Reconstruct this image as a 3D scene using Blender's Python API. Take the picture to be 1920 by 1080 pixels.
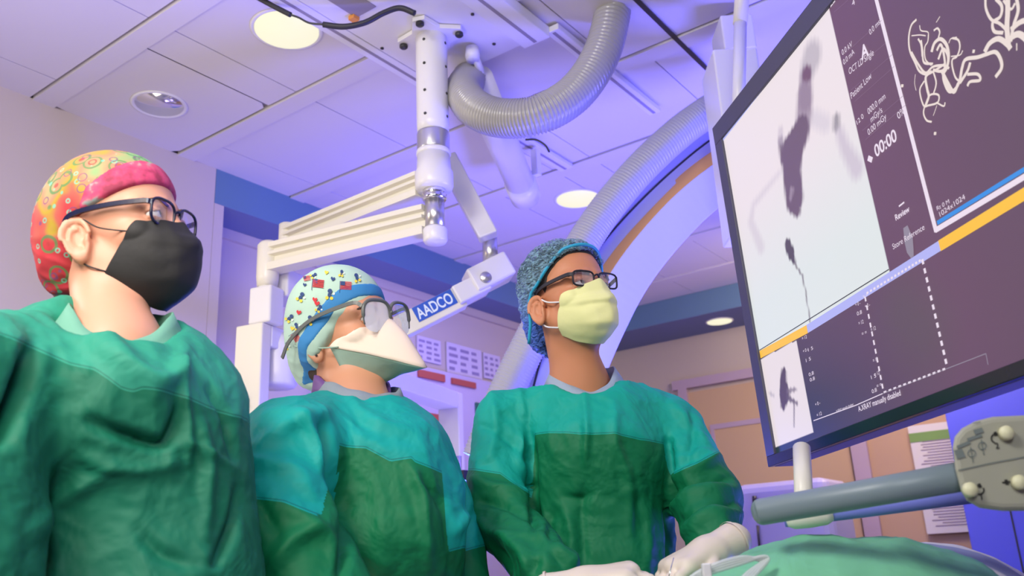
import bpy, bmesh, math, random
import numpy as np
from mathutils import Vector, Matrix
random.seed(4)
# ---------------------------------------------------------------- camera, light, exposure
for o in list(bpy.data.objects): bpy.data.objects.remove(o)
SC = bpy.context.scene
CO = SC.collection
M = np.array([[0.5933, 0.22155, 0.77389], [-0.80366, 0.21808, 0.55369], [-0.0461, -0.95045, 0.30743]])
FPX = 1651.892; CZ = 1.05; H = 1.77
FH = np.array([.8133, .5819, 0.]); RH = np.array([.5819, -.8133, 0.])
def ray(x, y): return M @ np.array([x-960, y-540, FPX])
def PF(x, y, f): d = ray(x, y); p = d*f/(d@FH); return np.array([p[0], p[1], p[2]+CZ])
def PZ(x, y, z): d = ray(x, y); p = d*z/d[2]; return np.array([p[0], p[1], z+CZ])
def PX(x, y, X): d = ray(x, y); p = d*X/d[0]; return np.array([p[0], p[1], p[2]+CZ])
def PY(x, y, Y): d = ray(x, y); p = d*Y/d[1]; return np.array([p[0], p[1], p[2]+CZ])
def GW(g): g = np.asarray(g, float); return g[..., 0:1]*RH+g[..., 1:2]*FH+g[..., 2:3]*np.array([0, 0, 1.])+np.array([0, 0, CZ])
def WG(p): p = np.asarray(p, float)-np.array([0, 0, CZ]); return np.stack([p@RH, p@FH, p[..., 2]], -1)
def g(x, y, f): return WG(PF(x, y, f))

cam = bpy.data.cameras.new('camera'); cam.sensor_width = 36; cam.lens = FPX/1920*36
cam.clip_start = .02; cam.dof.use_dof = True; cam.dof.focus_distance = 1.85; cam.dof.aperture_fstop = 5.0
co = bpy.data.objects.new('camera', cam); CO.objects.link(co)
mw = Matrix.Identity(4)
for i in range(3):
    mw[i][0] = M[i, 0]; mw[i][1] = -M[i, 1]; mw[i][2] = -M[i, 2]
mw[2][3] = CZ
co.matrix_world = mw; SC.camera = co
wd = bpy.data.worlds.new('world'); SC.world = wd; wd.use_nodes = True
wd.node_tree.nodes['Background'].inputs[0].default_value = (.72, .64, .64, 1)
wd.node_tree.nodes['Background'].inputs[1].default_value = .24
vs = SC.view_settings; vs.view_transform = 'Standard'; vs.look = 'None'; vs.gamma = 1; vs.exposure = 0.0; vs.use_curve_mapping = False
def area(name, loc, target, size, power, color, spread=180):
    l = bpy.data.lights.new(name, 'AREA'); l.shape = 'RECTANGLE'; l.size = size[0]; l.size_y = size[1]; l.energy = power; l.color = color
    l.spread = math.radians(spread)
    o = bpy.data.objects.new(name, l); CO.objects.link(o); o.location = loc
    o.rotation_euler = (Vector(target)-Vector(loc)).to_track_quat('-Z', 'Y').to_euler(); return o
def spot(name, loc, target, power, color, angle=100, rad=.08):
    l = bpy.data.lights.new(name, 'SPOT'); l.energy = power; l.color = color; l.spot_size = math.radians(angle); l.spot_blend = .6; l.shadow_soft_size = rad
    o = bpy.data.objects.new(name, l); CO.objects.link(o); o.location = loc
    o.rotation_euler = (Vector(target)-Vector(loc)).to_track_quat('-Z', 'Y').to_euler(); return o
WARM = (1, .9, .78)
area('key_light', (-.7, .9, 2.65), (1.2, 1.0, 1.1), (.6, .6), 42, (1, .97, .93))  # added key light above and behind the camera, not a room fixture
area('side_light', (.1, 2.7, 2.2), (1.2, .9, 1.2), (.35, .35), 8, (1, .95, .9))
area('left_wall_fill', (-.3, .6, 1.9), (1.0, 3.1, 1.9), (.8, .6), 10, (1, .82, .62), 140)  # added fill aimed at the left wall, no lamp stands there
area('ceiling_bounce_fill', (.4, 1.8, .5), (1.2, 2.0, 2.8), (1.2, .8), 6, (1, .85, .72), 130)  # added low fill in place of light bounced up to the ceiling
area('front_fill_light', (-.6, -.7, 2.3), (1.3, 1.2, 1.0), (.6, .6), 9, (.96, .98, 1), 120)  # added camera-side fill that brightens the bodies and gowns
area('room_light', (3.4, 2.6, 2.5), (3.6, 3.1, .6), (1.0, .4), 6, (.72, .6, 1.0))
area('blue_uplight', (3.1, .1, .7), (2.6, 1.4, 2.8), (1.0, .8), 80, (.13, .12, 1.0), 120)
area('violet_uplight', (3.2, 2.3, .5), (2.9, 2.0, 2.8), (1.4, .6), 8, (.45, .36, 1.0), 120)
area('blue_rim_light', (2.6, 2.2, 1.2), (1.4, 1.1, 1.45), (.3, .5), 7, (.05, .10, 1.0), 100)
area('doorway_light', (4.6, .9, 2.55), (5.8, 1.9, 1.2), (.8, .5), 24, (1, .76, .5))
spot('warm_spot_light', (.3, 2.75, 1.9), (1.9, 1.95, 2.35), 9, (1, .78, .35), 60, .05)  # added spot that gives the arms and column warm highlights

# ---------------------------------------------------------------- helpers
def mat(name, col, rough=.5, metal=0., emit=None, es=1., bump=None, spec=.5, alpha=1., trans=0., sheen=0.):
    m = bpy.data.materials.new(name); m.use_nodes = True; nt = m.node_tree; b = nt.nodes['Principled BSDF']
    b.inputs['Base Color'].default_value = (*col, 1); b.inputs['Roughness'].default_value = rough
    b.inputs['Metallic'].default_value = metal; b.inputs['Specular IOR Level'].default_value = spec
    b.inputs['Alpha'].default_value = alpha; b.inputs['Transmission Weight'].default_value = trans
    b.inputs['Sheen Weight'].default_value = sheen
    if emit: b.inputs['Emission Color'].default_value = (*emit, 1); b.inputs['Emission Strength'].default_value = es
    tc = nt.nodes.new('ShaderNodeTexCoord'); n = nt.nodes.new('ShaderNodeTexNoise')
    n.inputs['Scale'].default_value = bump[0] if bump else 35; n.inputs['Detail'].default_value = 4
    nt.links.new(tc.outputs['Object'], n.inputs['Vector'])
    bp = nt.nodes.new('ShaderNodeBump'); bp.inputs['Strength'].default_value = bump[1] if bump else .03; bp.inputs['Distance'].default_value = bump[2] if bump else .002
    nt.links.new(n.outputs['Fac'], bp.inputs['Height']); nt.links.new(bp.outputs['Normal'], b.inputs['Normal'])
    return m
def sr(r, g_, b): return tuple(((c/255)/12.92 if c/255 <= .04045 else ((c/255+.055)/1.055)**2.4) for c in (r, g_, b))
def link(name, me, m=None, parent=None, label=None, smooth=None):
    o = bpy.data.objects.new(name, me); CO.objects.link(o)
    if m is not None:
        for x in (m if isinstance(m, (list, tuple)) else [m]): me.materials.append(x)
    if parent is not None:
        o.parent = parent; o.matrix_parent_inverse = parent.matrix_world.inverted()
    if label: o['label'] = label
    return o
def empty(name, loc, label, cat, group=None):
    o = bpy.data.objects.new(name, None); CO.objects.link(o); o.location = loc; o.empty_display_size = .1
    o.matrix_world = Matrix.Translation(Vector(loc))
    o['label'] = label; o['category'] = cat
    if group: o['group'] = group
    return o
def tag(o, label=None, cat=None, group=None, kind=None):
    if label: o['label'] = label
    if cat: o['category'] = cat
    if group: o['group'] = group
    if kind: o['kind'] = kind
    return o
def mesh(name, V, F, smooth=True):
    me = bpy.data.meshes.new(name); me.from_pydata([tuple(map(float, v)) for v in V], [], [tuple(map(int, f)) for f in F]); me.update()
    if smooth: me.polygons.foreach_set('use_smooth', [True]*len(me.polygons))
    return me
class MB:
    def __init__(s): s.V = []; s.F = []; s.MI = []; s.S = []
    def add(s, V, F, mi=0, smooth=False):
        n = len(s.V); s.V += [tuple(map(float, v)) for v in V]; s.F += [tuple(int(i)+n for i in f) for f in F]; s.MI += [mi]*len(F); s.S += [smooth]*len(F); return s
    def box(s, c, size, R=None, mi=0):
        c = np.array(c, float); h = np.array(size, float)/2
        V = [np.array([sx*h[0], sy*h[1], sz*h[2]]) for sx in (-1, 1) for sy in (-1, 1) for sz in (-1, 1)]
        if R is not None: V = [R@v for v in V]
        F = [(0, 1, 3, 2), (4, 6, 7, 5), (0, 4, 5, 1), (2, 3, 7, 6), (0, 2, 6, 4), (1, 5, 7, 3)]
        return s.add([c+v for v in V], F, mi)
    def bb(s, lo, hi, mi=0): lo = np.array(lo, float); hi = np.array(hi, float); return s.box((lo+hi)/2, hi-lo, None, mi)
    def tube(s, P, r, n=16, mi=0, cap=True, closed=False, prof=None):
        P = [np.array(p, float) for p in P]; m = len(P); r = r if hasattr(r, '__len__') else [r]*m
        T = []
        for i in range(m):
            a = P[(i-1) % m] if (closed or i > 0) else P[i]; b = P[(i+1) % m] if (closed or i < m-1) else P[i]
            t = b-a; T.append(t/(np.linalg.norm(t)+1e-12))
        up = np.array([0, 0, 1.]) if abs(T[0][2]) < .9 else np.array([1., 0, 0])
        N = np.cross(T[0], up); N /= np.linalg.norm(N); V = []
        pr = prof if prof is not None else [(math.cos(2*math.pi*k/n), math.sin(2*math.pi*k/n)) for k in range(n)]
        n = len(pr)
        for i in range(m):
            N = N-(N@T[i])*T[i]; N /= np.linalg.norm(N)+1e-12; B = np.cross(T[i], N)
            for a, b in pr: V.append(P[i]+r[i]*(a*N+b*B))
        F = []
        for i in range(m if closed else m-1):
            j = (i+1) % m
            for k in range(n): F.append((i*n+k, i*n+(k+1) % n, j*n+(k+1) % n, j*n+k))
        if cap and not closed: F.append(tuple(range(n-1, -1, -1))); F.append(tuple((m-1)*n+k for k in range(n)))
        return s.add(V, F, mi, prof is None)
    def lathe(s, c, prof, axis=(0, 0, 1), n=32, mi=0):
        ax = np.array(axis, float); ax /= np.linalg.norm(ax)
        u = np.cross(ax, [0, 0, 1.] if abs(ax[2]) < .9 else [1., 0, 0]); u /= np.linalg.norm(u); w = np.cross(ax, u); c = np.array(c, float)
        V = [c+ax*z+r*(math.cos(2*math.pi*k/n)*u+math.sin(2*math.pi*k/n)*w) for (r, z) in prof for k in range(n)]
        F = [(i*n+k, i*n+(k+1) % n, (i+1)*n+(k+1) % n, (i+1)*n+k) for i in range(len(prof)-1) for k in range(n)]
        if prof[0][0] > 1e-6: F.append(tuple(range(n-1, -1, -1)))
        if prof[-1][0] > 1e-6: F.append(tuple((len(prof)-1)*n+k for k in range(n)))
        return s.add(V, F, mi, True)
    def prism(s, poly, nrm, mi=0):   # poly: list of 3D points, extruded by vector nrm
        P = [np.array(p, float) for p in poly]; n = len(P); nrm = np.array(nrm, float)
        return s.add(P+[p+nrm for p in P], [tuple(range(n-1, -1, -1)), tuple(range(n, 2*n))]+[(i, (i+1) % n, n+(i+1) % n, n+i) for i in range(n)], mi)
    def build(s, name, m, parent=None, label=None, bevel=0.):
        me = bpy.data.meshes.new(name); me.from_pydata(s.V, [], s.F); me.update()
        me.polygons.foreach_set('material_index', s.MI); me.polygons.foreach_set('use_smooth', s.S)
        bm = bmesh.new(); bm.from_mesh(me); bmesh.ops.recalc_face_normals(bm, faces=bm.faces); bm.to_mesh(me); bm.free()
        o = link(name, me, m, parent, label)
        if bevel:
            b = o.modifiers.new('bevel', 'BEVEL'); b.width = bevel; b.segments = 3; b.limit_method = 'ANGLE'; b.angle_limit = math.radians(50)
        return o
def spline(P, n):   # catmull-rom
    P = [np.array(p, float) for p in P]; P = [2*P[0]-P[1]]+P+[2*P[-1]-P[-2]]; out = []
    L = len(P)-3
    for i in range(n):
        t = i/(n-1)*L; k = min(int(t), L-1); t -= k; a, b, c, d = P[k:k+4]
        out.append(.5*((2*b)+(-a+c)*t+(2*a-5*b+4*c-d)*t*t+(-a+3*b-3*c+d)*t**3))
    return out
def norm(v): v = np.array(v, float); return v/np.linalg.norm(v)

# ---- implicit surfaces
def smin(a, b, k):
    h = np.clip(.5+.5*(b-a)/k, 0, 1); return b*(1-h)+a*h-k*h*(1-h)
def smax(a, b, k): return -smin(-a, -b, k)
def s_ell(p, c, r):
    q = (p-np.array(c))/np.array(r); k0 = np.linalg.norm(q, axis=-1); k1 = np.linalg.norm(q/np.array(r), axis=-1); return k0*(k0-1)/(k1+1e-9)
def s_cap(p, a, b, ra, rb, flat=None):
    a = np.array(a, float); b = np.array(b, float)
    if flat is not None: fl = np.array(flat); p = p/fl; a = a/fl; b = b/fl
    ab = b-a; t = np.clip(((p-a)@ab)/(ab@ab+1e-12), 0, 1)
    return np.linalg.norm(p-a-t[..., None]*ab, axis=-1)-(ra+(rb-ra)*t)
def surface_nets(fn, lo, hi, res):
    lo = np.array(lo, float); hi = np.array(hi, float); n = np.ceil((hi-lo)/res).astype(int)+1
    ax = [lo[i]+res*np.arange(n[i]) for i in range(3)]
    G = np.stack(np.meshgrid(*ax, indexing='ij'), -1)
    D = np.empty(G.shape[:3], np.float64)
    for i in range(0, n[0], 16): D[i:i+16] = fn(G[i:i+16])
    neg = D < 0
    c = tuple(s-1 for s in D.shape)
    def cs(A, o): return A[o[0]:o[0]+c[0], o[1]:o[1]+c[1], o[2]:o[2]+c[2]]
    cor = [(i, j, k) for i in (0, 1) for j in (0, 1) for k in (0, 1)]
    cnt = sum(cs(neg, o).astype(int) for o in cor); act = (cnt > 0) & (cnt < 8)
    idx = -np.ones(c, int); ai = np.argwhere(act); idx[act] = np.arange(len(ai))
    acc = np.zeros((len(ai), 3)); w = np.zeros(len(ai)); base = ai
    for o1 in cor:
        for d in range(3):
            if o1[d]: continue
            o2 = list(o1); o2[d] = 1
            a = D[tuple((base+o1).T)]; b = D[tuple((base+np.array(o2)).T)]
            m = (a < 0) != (b < 0); t = np.where(m, a/(a-b+1e-30), 0)
            q = np.array(o1, float)[None]+np.zeros((len(ai), 3)); q[:, d] += t
            acc += q*m[:, None]; w += m
    V = lo+res*(base+acc/w[:, None]); F = []
    for d in range(3):
        e1, e2 = [(1, 2), (2, 0), (0, 1)][d]
        s0 = [slice(None)]*3; s1 = [slice(None)]*3; s0[d] = slice(0, -1); s1[d] = slice(1, None)
        ch = neg[tuple(s0)] != neg[tuple(s1)]
        E = np.argwhere(ch); E = E[(E[:, e1] > 0) & (E[:, e2] > 0) & (E[:, e1] < c[e1]) & (E[:, e2] < c[e2]) & (E[:, d] < c[d])]
        u = np.zeros(3, int); u[e1] = 1; v = np.zeros(3, int); v[e2] = 1
        q = np.stack([idx[tuple((E-u-v).T)], idx[tuple((E-v).T)], idx[tuple(E.T)], idx[tuple((E-u).T)]], 1)
        fl = ~neg[tuple(E.T)]; q[fl] = q[fl][:, ::-1]
        F.append(q[(q >= 0).all(1)])
    return V, np.concatenate(F)
def np_mesh(name, V, F):
    me = bpy.data.meshes.new(name); me.vertices.add(len(V)); me.vertices.foreach_set('co', np.ascontiguousarray(V, dtype=np.float32).ravel())
    F = np.ascontiguousarray(F, dtype=np.int32); k = F.shape[1]
    me.loops.add(F.size); me.loops.foreach_set('vertex_index', F.ravel()); me.polygons.add(len(F))
    me.polygons.foreach_set('loop_start', np.arange(0, F.size, k, dtype=np.int32)); me.polygons.foreach_set('loop_total', np.full(len(F), k, np.int32))
    me.update(calc_edges=True); me.validate(); me.polygons.foreach_set('use_smooth', [True]*len(me.polygons)); return me
def relax(V, F, it=2, lam=.5):
    e = np.concatenate([F[:, [i, (i+1) % 4]] for i in range(4)])
    for _ in range(it):
        A = np.zeros_like(V); n = np.zeros(len(V)); np.add.at(A, e[:, 0], V[e[:, 1]]); np.add.at(n, e[:, 0], 1); np.add.at(A, e[:, 1], V[e[:, 0]]); np.add.at(n, e[:, 1], 1)
        V = V+lam*(A/np.maximum(n, 1)[:, None]-V)
    return V
def vnormals(V, F):
    a = V[F[:, 2]]-V[F[:, 0]]; b = V[F[:, 3]]-V[F[:, 1]]; fn = np.cross(a, b); N = np.zeros_like(V)
    for i in range(4): np.add.at(N, F[:, i], fn)
    return N/(np.linalg.norm(N, axis=1)[:, None]+1e-12)
_rs = np.random.RandomState(7); _K = [(_rs.normal(size=3), _rs.uniform(0, 6.28), _rs.normal(size=3), _rs.uniform(0, 6.28)) for _ in range(8)]
def wav(p, s, k0=0):
    v = 0
    for i in range(5):
        a, ph, b, pb = _K[(i+k0) % 8]; w = 1.4*np.sin(p@b*s*.45+pb); v = v+np.sin(p@a*s+ph+w)
    return v/5
def crumple(p, s): return (1-np.abs(wav(p, s))*2.2)+.5*(1-np.abs(wav(p+.3, s*2.1, 3))*2.2)

# ---------------------------------------------------------------- materials
m_ceil = mat('ceiling_paint', (.70, .67, .67), .8); m_gap = mat('shadow_gap', (.30, .27, .31), .9)
m_wall = mat('wall_paint', (.58, .51, .45), .8); m_bluewall = mat('blue_soffit_paint', sr(98, 132, 156), .7)
m_under = mat('grey_blue_soffit_underside', sr(112, 126, 160), .75)
m_floor = mat('vinyl_floor', (.42, .40, .44), .4); m_white = mat('white_enamel', (.78, .77, .78), .32)
m_cream = mat('cream_enamel', (.80, .77, .66), .35); m_alu = mat('brushed_metal', (.62, .61, .63), .3, .85)
m_chrome = mat('chrome', (.85, .85, .86), .1, 1.); m_black = mat('black_rubber', (.02, .02, .025), .5)
m_lamp = mat('lamp_diffuser', (.12, .12, .09), .5, emit=(1, .96, .70), es=.93)
m_dark = mat('dark_plastic', (.03, .03, .035), .35)

# ---------------------------------------------------------------- room
def st(name, lo, hi, m): return tag(MB().bb(lo, hi).build(name, m), kind='structure')
ZC = H+CZ; YW = 3.066+.045; XB = 5.43; ZU = 1.605+CZ
tag(MB().bb((-3, -3.5, -.1), (6.6, 4.0, 0)).build('floor', m_floor), kind='structure')
cb = MB(); HC = PZ(299, 196, H)[:2]; hr = .088
for lo_, hi_ in (((-3, -3.5), (HC[0]-.1, 4)), ((HC[0]+.1, -3.5), (6.6, 4)), ((HC[0]-.1, -3.5), (HC[0]+.1, HC[1]-.1)), ((HC[0]-.1, HC[1]+.1), (HC[0]+.1, 4))): cb.bb((*lo_, ZC+.012), (*hi_, ZC+.12), 1)
xs = [1.319+.6116*k for k in range(-7, 7)]
for k, x in enumerate(xs):
    kk = k-7; x1 = x+.6116
    if x > XB: break
    x1 = min(x1, XB-.002)
    cb.bb((x+.011, -3.5, ZC-.006), (x+.092, YW, ZC+.02), 0)
    ys = {0: [YW, 2.50, 2.341, 1.91], -1: [YW, 2.92, 2.341, 1.91], 1: [YW, 2.92, 2.341, 1.91], 2: [YW, 2.92, 2.34, 1.99, 1.79], 3: [YW, 2.92, 2.34, 1.99, 1.79]}.get(kk, [YW, 2.92, 2.341, 1.91])
    y = ys[-1]
    while y > -3.4: y -= .6; ys.append(y)
    for a, b in zip(ys[:-1], ys[1:]):
        if x+.092 < HC[0] < x1 and b < HC[1] < a:
            xa_, xb_, ya_, yb_ = x+.092, x1, b+.005, a; V = []
            for i in range(64):
                t = 2*math.pi*i/64; cx_, cy_ = math.cos(t), math.sin(t)
                k_ = min(((xb_-HC[0]) if cx_ > 0 else (HC[0]-xa_))/max(abs(cx_), 1e-6), ((yb_-HC[1]) if cy_ > 0 else (HC[1]-ya_))/max(abs(cy_), 1e-6))
                V += [(HC[0]+cx_*k_, HC[1]+cy_*k_, ZC), (HC[0]+cx_*hr, HC[1]+cy_*hr, ZC), (HC[0]+cx_*hr, HC[1]+cy_*hr, ZC+.02)]
            cb.add(V, [f_ for i in range(64) for f_ in ((3*i, 3*i+1, 3*((i+1) % 64)+1, 3*((i+1) % 64)), (3*i+1, 3*i+2, 3*((i+1) % 64)+2, 3*((i+1) % 64)+1))], 0)
            continue
        cb.bb((x+.092, b+.005, ZC), (x1-.0, a, ZC+.02), 0)
tag(cb.build('ceiling', [m_ceil, m_gap]), kind='structure')
st('wall_left', (-3, YW, 0), (2.135, YW+.9, ZC), m_wall)
st('wall_left_recess', (2.135, 3.34, 0), (6.6, 3.5, ZC), m_wall)
st('wall_back', (5.92, -3.5, 0), (6.05, 3.34, ZC), m_wall)
st('wall_right', (-3, -3.6, 0), (6.6, -3.5, ZC), m_wall); st('wall_front', (-3.1, -3.5, 0), (-3, 4, ZC), m_wall)
sf = MB()
sf.bb((2.137, YW, ZU+.002), (5.92, YW+.02, ZC)); sf.bb((XB, -3.5, ZU+.002), (XB+.02, YW, ZC))
sf.bb((2.137, YW+.001, ZU), (5.92, 3.34, ZU+.02), 1); sf.bb((XB+.001, -3.5, ZU), (5.92, YW, ZU+.02), 1)
tag(sf.build('trim_1', [m_bluewall, m_under]), kind='structure')
st('trim_2', (2.137, YW+.0, 0), (2.186, YW+.03, ZU), m_wall)
# cornice strip under the soffit of the recess
st('trim_3', (2.2, 3.315, ZU-.05), (5.92, 3.34, ZU-.001), m_wall)
# door in the back wall
m_door = mat('tan_door', sr(206, 176, 140), .6); m_frame = mat('door_frame_paint', sr(190, 170, 190), .5)
d = MB(); d.bb((5.90, 1.62, 0), (5.93, 2.69, 1.19+CZ)); tag(d.build('door_1', m_door), kind='structure')
dr = bpy.data.objects['door_1']
db = MB(); 
for (ya, yb, za, zb) in ((1.60, 2.80, 1.22, 1.285), (2.69, 2.76, -CZ, 1.22)): db.bb((5.875, ya, za+CZ), (5.925, yb, zb+CZ))
db.build('door_frame', m_frame, dr)
db = MB(); db.bb((5.893, 1.62, .90+CZ), (5.905, 2.55, .935+CZ)); db.bb((5.893, 2.52, .0), (5.905, 2.55, .90+CZ)); db.build('door_panel_moulding', m_frame, dr)
st('door_2', (5.89, .9, 0), (5.92, 1.56, 1.15+CZ), mat('tan_wall_panel', sr(196, 164, 138), .7))
st('trim_4', (5.86, 1.50, 0), (5.905, 1.60, 1.15+CZ), m_frame)

# ---------------------------------------------------------------- ceiling fittings
def downlight(c, r, lit, label, z):
    e = empty('ceiling_downlight', (c[0], c[1], z), label, 'ceiling light', 'round ceiling downlights')
    MB().lathe((c[0], c[1], z), [(r, -.001), (r*1.06, -.006), (r*1.14, -.003), (r*1.14, 0.0)], n=48).build('trim_ring', m_white, e)
    if lit: MB().lathe((c[0], c[1], z-.007), [(0, 0), (r*1.0, .0), (r*1.0, .005)], n=48).build('diffuser', m_lamp, e, 'glowing pale yellow diffuser')
    else:
        MB().lathe((c[0], c[1], z-.004), [(r*.98, 0), (r*.8, -.004)][:1]+[(r*.9, .0015), (r*.6, .003), (0, .0035)], n=48).build('reflector', m_chrome, e)
    return e
c = PZ(538, 55, H); downlight(c, .105, True, 'large lit round downlight near the top, crossed by a black cable', ZC)
c = PZ(1083, 372, H); downlight(c, .105, True, 'lit round downlight between the corrugated hose and the C-arm', ZC)
c = PZ(1349, 602, 1.605); downlight(c, .085, True, 'small lit round downlight in the blue soffit left of the big screen', ZU)
# unlit recessed reflector can
c = PZ(299, 196, H); e = empty('ceiling_downlight', (c[0], c[1], ZC), 'unlit round downlight with mirror reflector above the left person', 'ceiling light', 'round ceiling downlights')
MB().lathe((c[0], c[1], ZC), [(.088, -.001), (.094, -.006), (.104, -.004), (.104, 0)], n=48).build('trim_ring', m_white, e)
MB().lathe((c[0], c[1], ZC), [(.0885, -.002), (.087, .02), (.082, .07), (.070, .13), (.05, .16), (0, .165)], n=48).build('reflector', m_chrome, e, 'mirror finish reflector cone')
MB().lathe((c[0], c[1], ZC+.14), [(0, -.02), (.02, -.015), (.025, 0), (.02, .02), (0, .022)], n=20).build('lamp_bulb', m_white, e)

# ceiling rails and mounting plate
pl = MB().bb((-.4, 1.475, ZC-.03), (2.2, 1.875, ZC-.008)).build('ceiling_mounting_plate', m_white, None, None, .003)
tag(pl, 'flat white ceiling plate carrying the round support column', 'ceiling plate')
for x, y in ((1.75, 1.83), (1.9, 1.86), (2.1, 1.84), (2.13, 1.55), (1.95, 1.5), (1.72, 1.55)):
    MB().lathe((x, y, ZC-.034), [(0, 0), (.006, 0), (.006, .004)], n=12).build('screw', m_dark, pl)
def rail(lo, hi, label, m=m_white):
    e = empty('ceiling_rail', ((lo[0]+hi[0])/2, (lo[1]+hi[1])/2, ZC), label, 'ceiling rail')
    b = MB(); b.bb(lo, hi).build('rail_body', m, e, None, .003)
    MB().bb((lo[0]+.01, (lo[1]+hi[1])/2-.006, lo[2]-.0015), (hi[0]-.01, (lo[1]+hi[1])/2+.006, lo[2]+.001)).build('rail_slot', m_gap, e)
    return e
rail((-.8, 1.88, ZC-.028), (3.15, 1.945, ZC-.007), 'long cream ceiling rail left of the support column')
rail((-.8, 1.365, ZC-.05), (2.2, 1.472, ZC-.007), 'deep violet-lit ceiling rail right of the mounting plate')
rail((2.2, 1.33, ZC-.03), (2.95, 1.38, ZC-.007), 'narrow ceiling rail continuing behind the corrugated hose')
sl = MB().bb((.6, 1.055, ZC-.008), (2.86, 1.072, ZC-.004)).build('ceiling_slot', m_dark); tag(sl, 'straight black track slot in the ceiling right of the hose', 'ceiling track')
# hatch with orange fitting
e = empty('ceiling_hatch', (1.70, 1.80, ZC), 'open rectangular ceiling hatch with orange fitting at the top edge', 'ceiling hatch')
MB().bb((1.55, 1.71, ZC-.033), (1.72, 1.80, ZC-.0305)).build('dark_recess_plate', m_gap, e)  # flat plate coloured dark in place of a shaded recess
MB().bb((1.70, 1.79, ZC-.045), (1.725, 1.815, ZC-.0305)).build('orange_fitting', mat('orange_plastic', (.75, .3, .06), .5), e, 'small orange fitting')

# black cable
def pxline(L, f, n): return spline([PF(x, y, f) for x, y in L], n)
e = empty('power_cable', PF(640, 40, 2.55), 'black cable looping below the lit downlight to the support column', 'cable')
MB().tube(pxline([(470, -12), (510, 10), (545, 28)], 2.36, 24), .0085, 10).build('sheathed_cable', m_black, e)
MB().tube(pxline([(543, 27), (560, 33), (580, 43), (608, 46)], 2.36, 20), .0035, 8).build('bare_wire', m_dark, e, 'thin wire with twist ties')
MB().tube(pxline([(606, 46), (645, 50), (685, 42), (720, 24), (750, 15), (778, 25)], 2.36, 40), .0095, 10).build('sheathed_cable', m_black, e)

# ---------------------------------------------------------------- ceiling column and arms
COL = np.array([1.949, 1.679])
def L(z, *pr): return [(r, z0) for r, z0 in pr]
e = empty('ceiling_support_column', (COL[0], COL[1], ZC), 'white round ceiling column with silver collars and stacked swivel arms', 'ceiling column')
def ztop(z): return z+CZ
MB().lathe((COL[0], COL[1], 0), [(0, ztop(1.365)), (.051, ztop(1.365)), (.0525, ztop(1.40)), (.0525, ztop(1.70)), (.0525, ztop(1.74))], n=48).build('column_tube', m_white, e)
MB().lathe((COL[0], COL[1], 0), [(.0525, ztop(1.728)), (.06, ztop(1.726)), (.062, ztop(1.738))], n=48).build('top_collar', m_white, e)
fb = MB()
R = np.array([RH, FH, [0, 0, 1.]]).T
fl = [(math.cos(a), math.sin(a)) for a in [k*math.pi/2+math.pi/4*0 for k in range(4)]]
pts = []
for k in range(4):
    a = k*math.pi/2+.35
    for da in (-.18, .18): pts.append((COL[0]+.115*math.cos(a+da), COL[1]+.115*math.sin(a+da), ztop(1.722)))
    a2 = a+math.pi/4; pts.append((COL[0]+.07*math.cos(a2), COL[1]+.07*math.sin(a2), ztop(1.722)))
fb.prism(pts, (0, 0, .016)).build('flange', m_white, e, None, .002)
for k in range(4):
    a = k*math.pi/2+.35; MB().lathe((COL[0]+.1*math.cos(a), COL[1]+.1*math.sin(a), ztop(1.712)), [(0, -.004), (.010, -.004), (.014, 0), (.014, .008)], n=16).build('bolt', m_dark, e)
for z in (1.69, 1.60, 1.50, 1.415):
    for a in (-2.9, -1.35): 
        dx, dy = math.cos(a)*.0525, math.sin(a)*.0525
        MB().lathe((COL[0]+dx, COL[1]+dy, ztop(z)), [(0, .002), (.005, .002), (.005, -.003)], axis=(dx, dy, 0), n=10).build('screw', m_dark, e)
cc = lambda name, prof, m: MB().lathe((COL[0], COL[1], 0), [(r, ztop(z)) for r, z in prof], n=48).build(name, m, e)
cc('silver_collar', [(.052, 1.30), (.0535, 1.305), (.0535, 1.36), (.052, 1.366)], m_alu)
cc('neck_ring', [(.052, 1.285), (.0555, 1.288), (.0555, 1.300), (.052, 1.302)], m_white)
cc('swivel_hub', [(0, 1.165), (.056, 1.165), (.061, 1.18), (.061, 1.225), (.055, 1.235), (.053, 1.286)], m_white)
cc('bearing_ring', [(0, 1.13), (.036, 1.13), (.040, 1.137), (.036, 1.143), (.040, 1.15), (.036, 1.166)], m_chrome)
cc('lower_tube', [(0, 1.03), (.031, 1.03), (.031, 1.14)], m_alu)
cc('end_cap', [(0, .985), (.033, .987), (.038, .995), (.038, 1.03), (.034, 1.036)], m_white)
# extruded arms
def extr_arm(a, b, h, w, name):
    a = np.array(a); b = np.array(b); d_ = norm(b-a); up = np.array([0, 0, 1.]); up = norm(up-(up@d_)*d_); s_ = np.cross(d_, up)
    prof = [(-1, 1), (-.7, 1.08), (.7, 1.08), (1, 1), (1, .66), (.45, .60), (.45, .38), (1, .32), (1, .1), (.35, .04), (.35, -.40), (1, -.46), (1, -1), (-1, -1), (-1, -.46), (-.35, -.40), (-.35, .04), (-1, .1), (-1, .32), (-.45, .38), (-.45, .60), (-1, .66)]
    V = [p+s_*u*w/2+up*v*h/2 for p in (a, b) for u, v in prof]; n = len(prof)
    F = [(i, (i+1) % n, n+(i+1) % n, n+i) for i in range(n)]+[tuple(range(n-1, -1, -1)), tuple(range(n, 2*n))]
    return MB().add(V, F).build(name, m_cream, e, None, .0015)
ua, ub = np.array([COL[0], COL[1], ztop(1.20)]), np.array([1.96, 2.40, ztop(1.195)])
d_ = norm(ub-ua); extr_arm(ua+d_*.055, ub, .085, .06, 'upper_arm')
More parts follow.
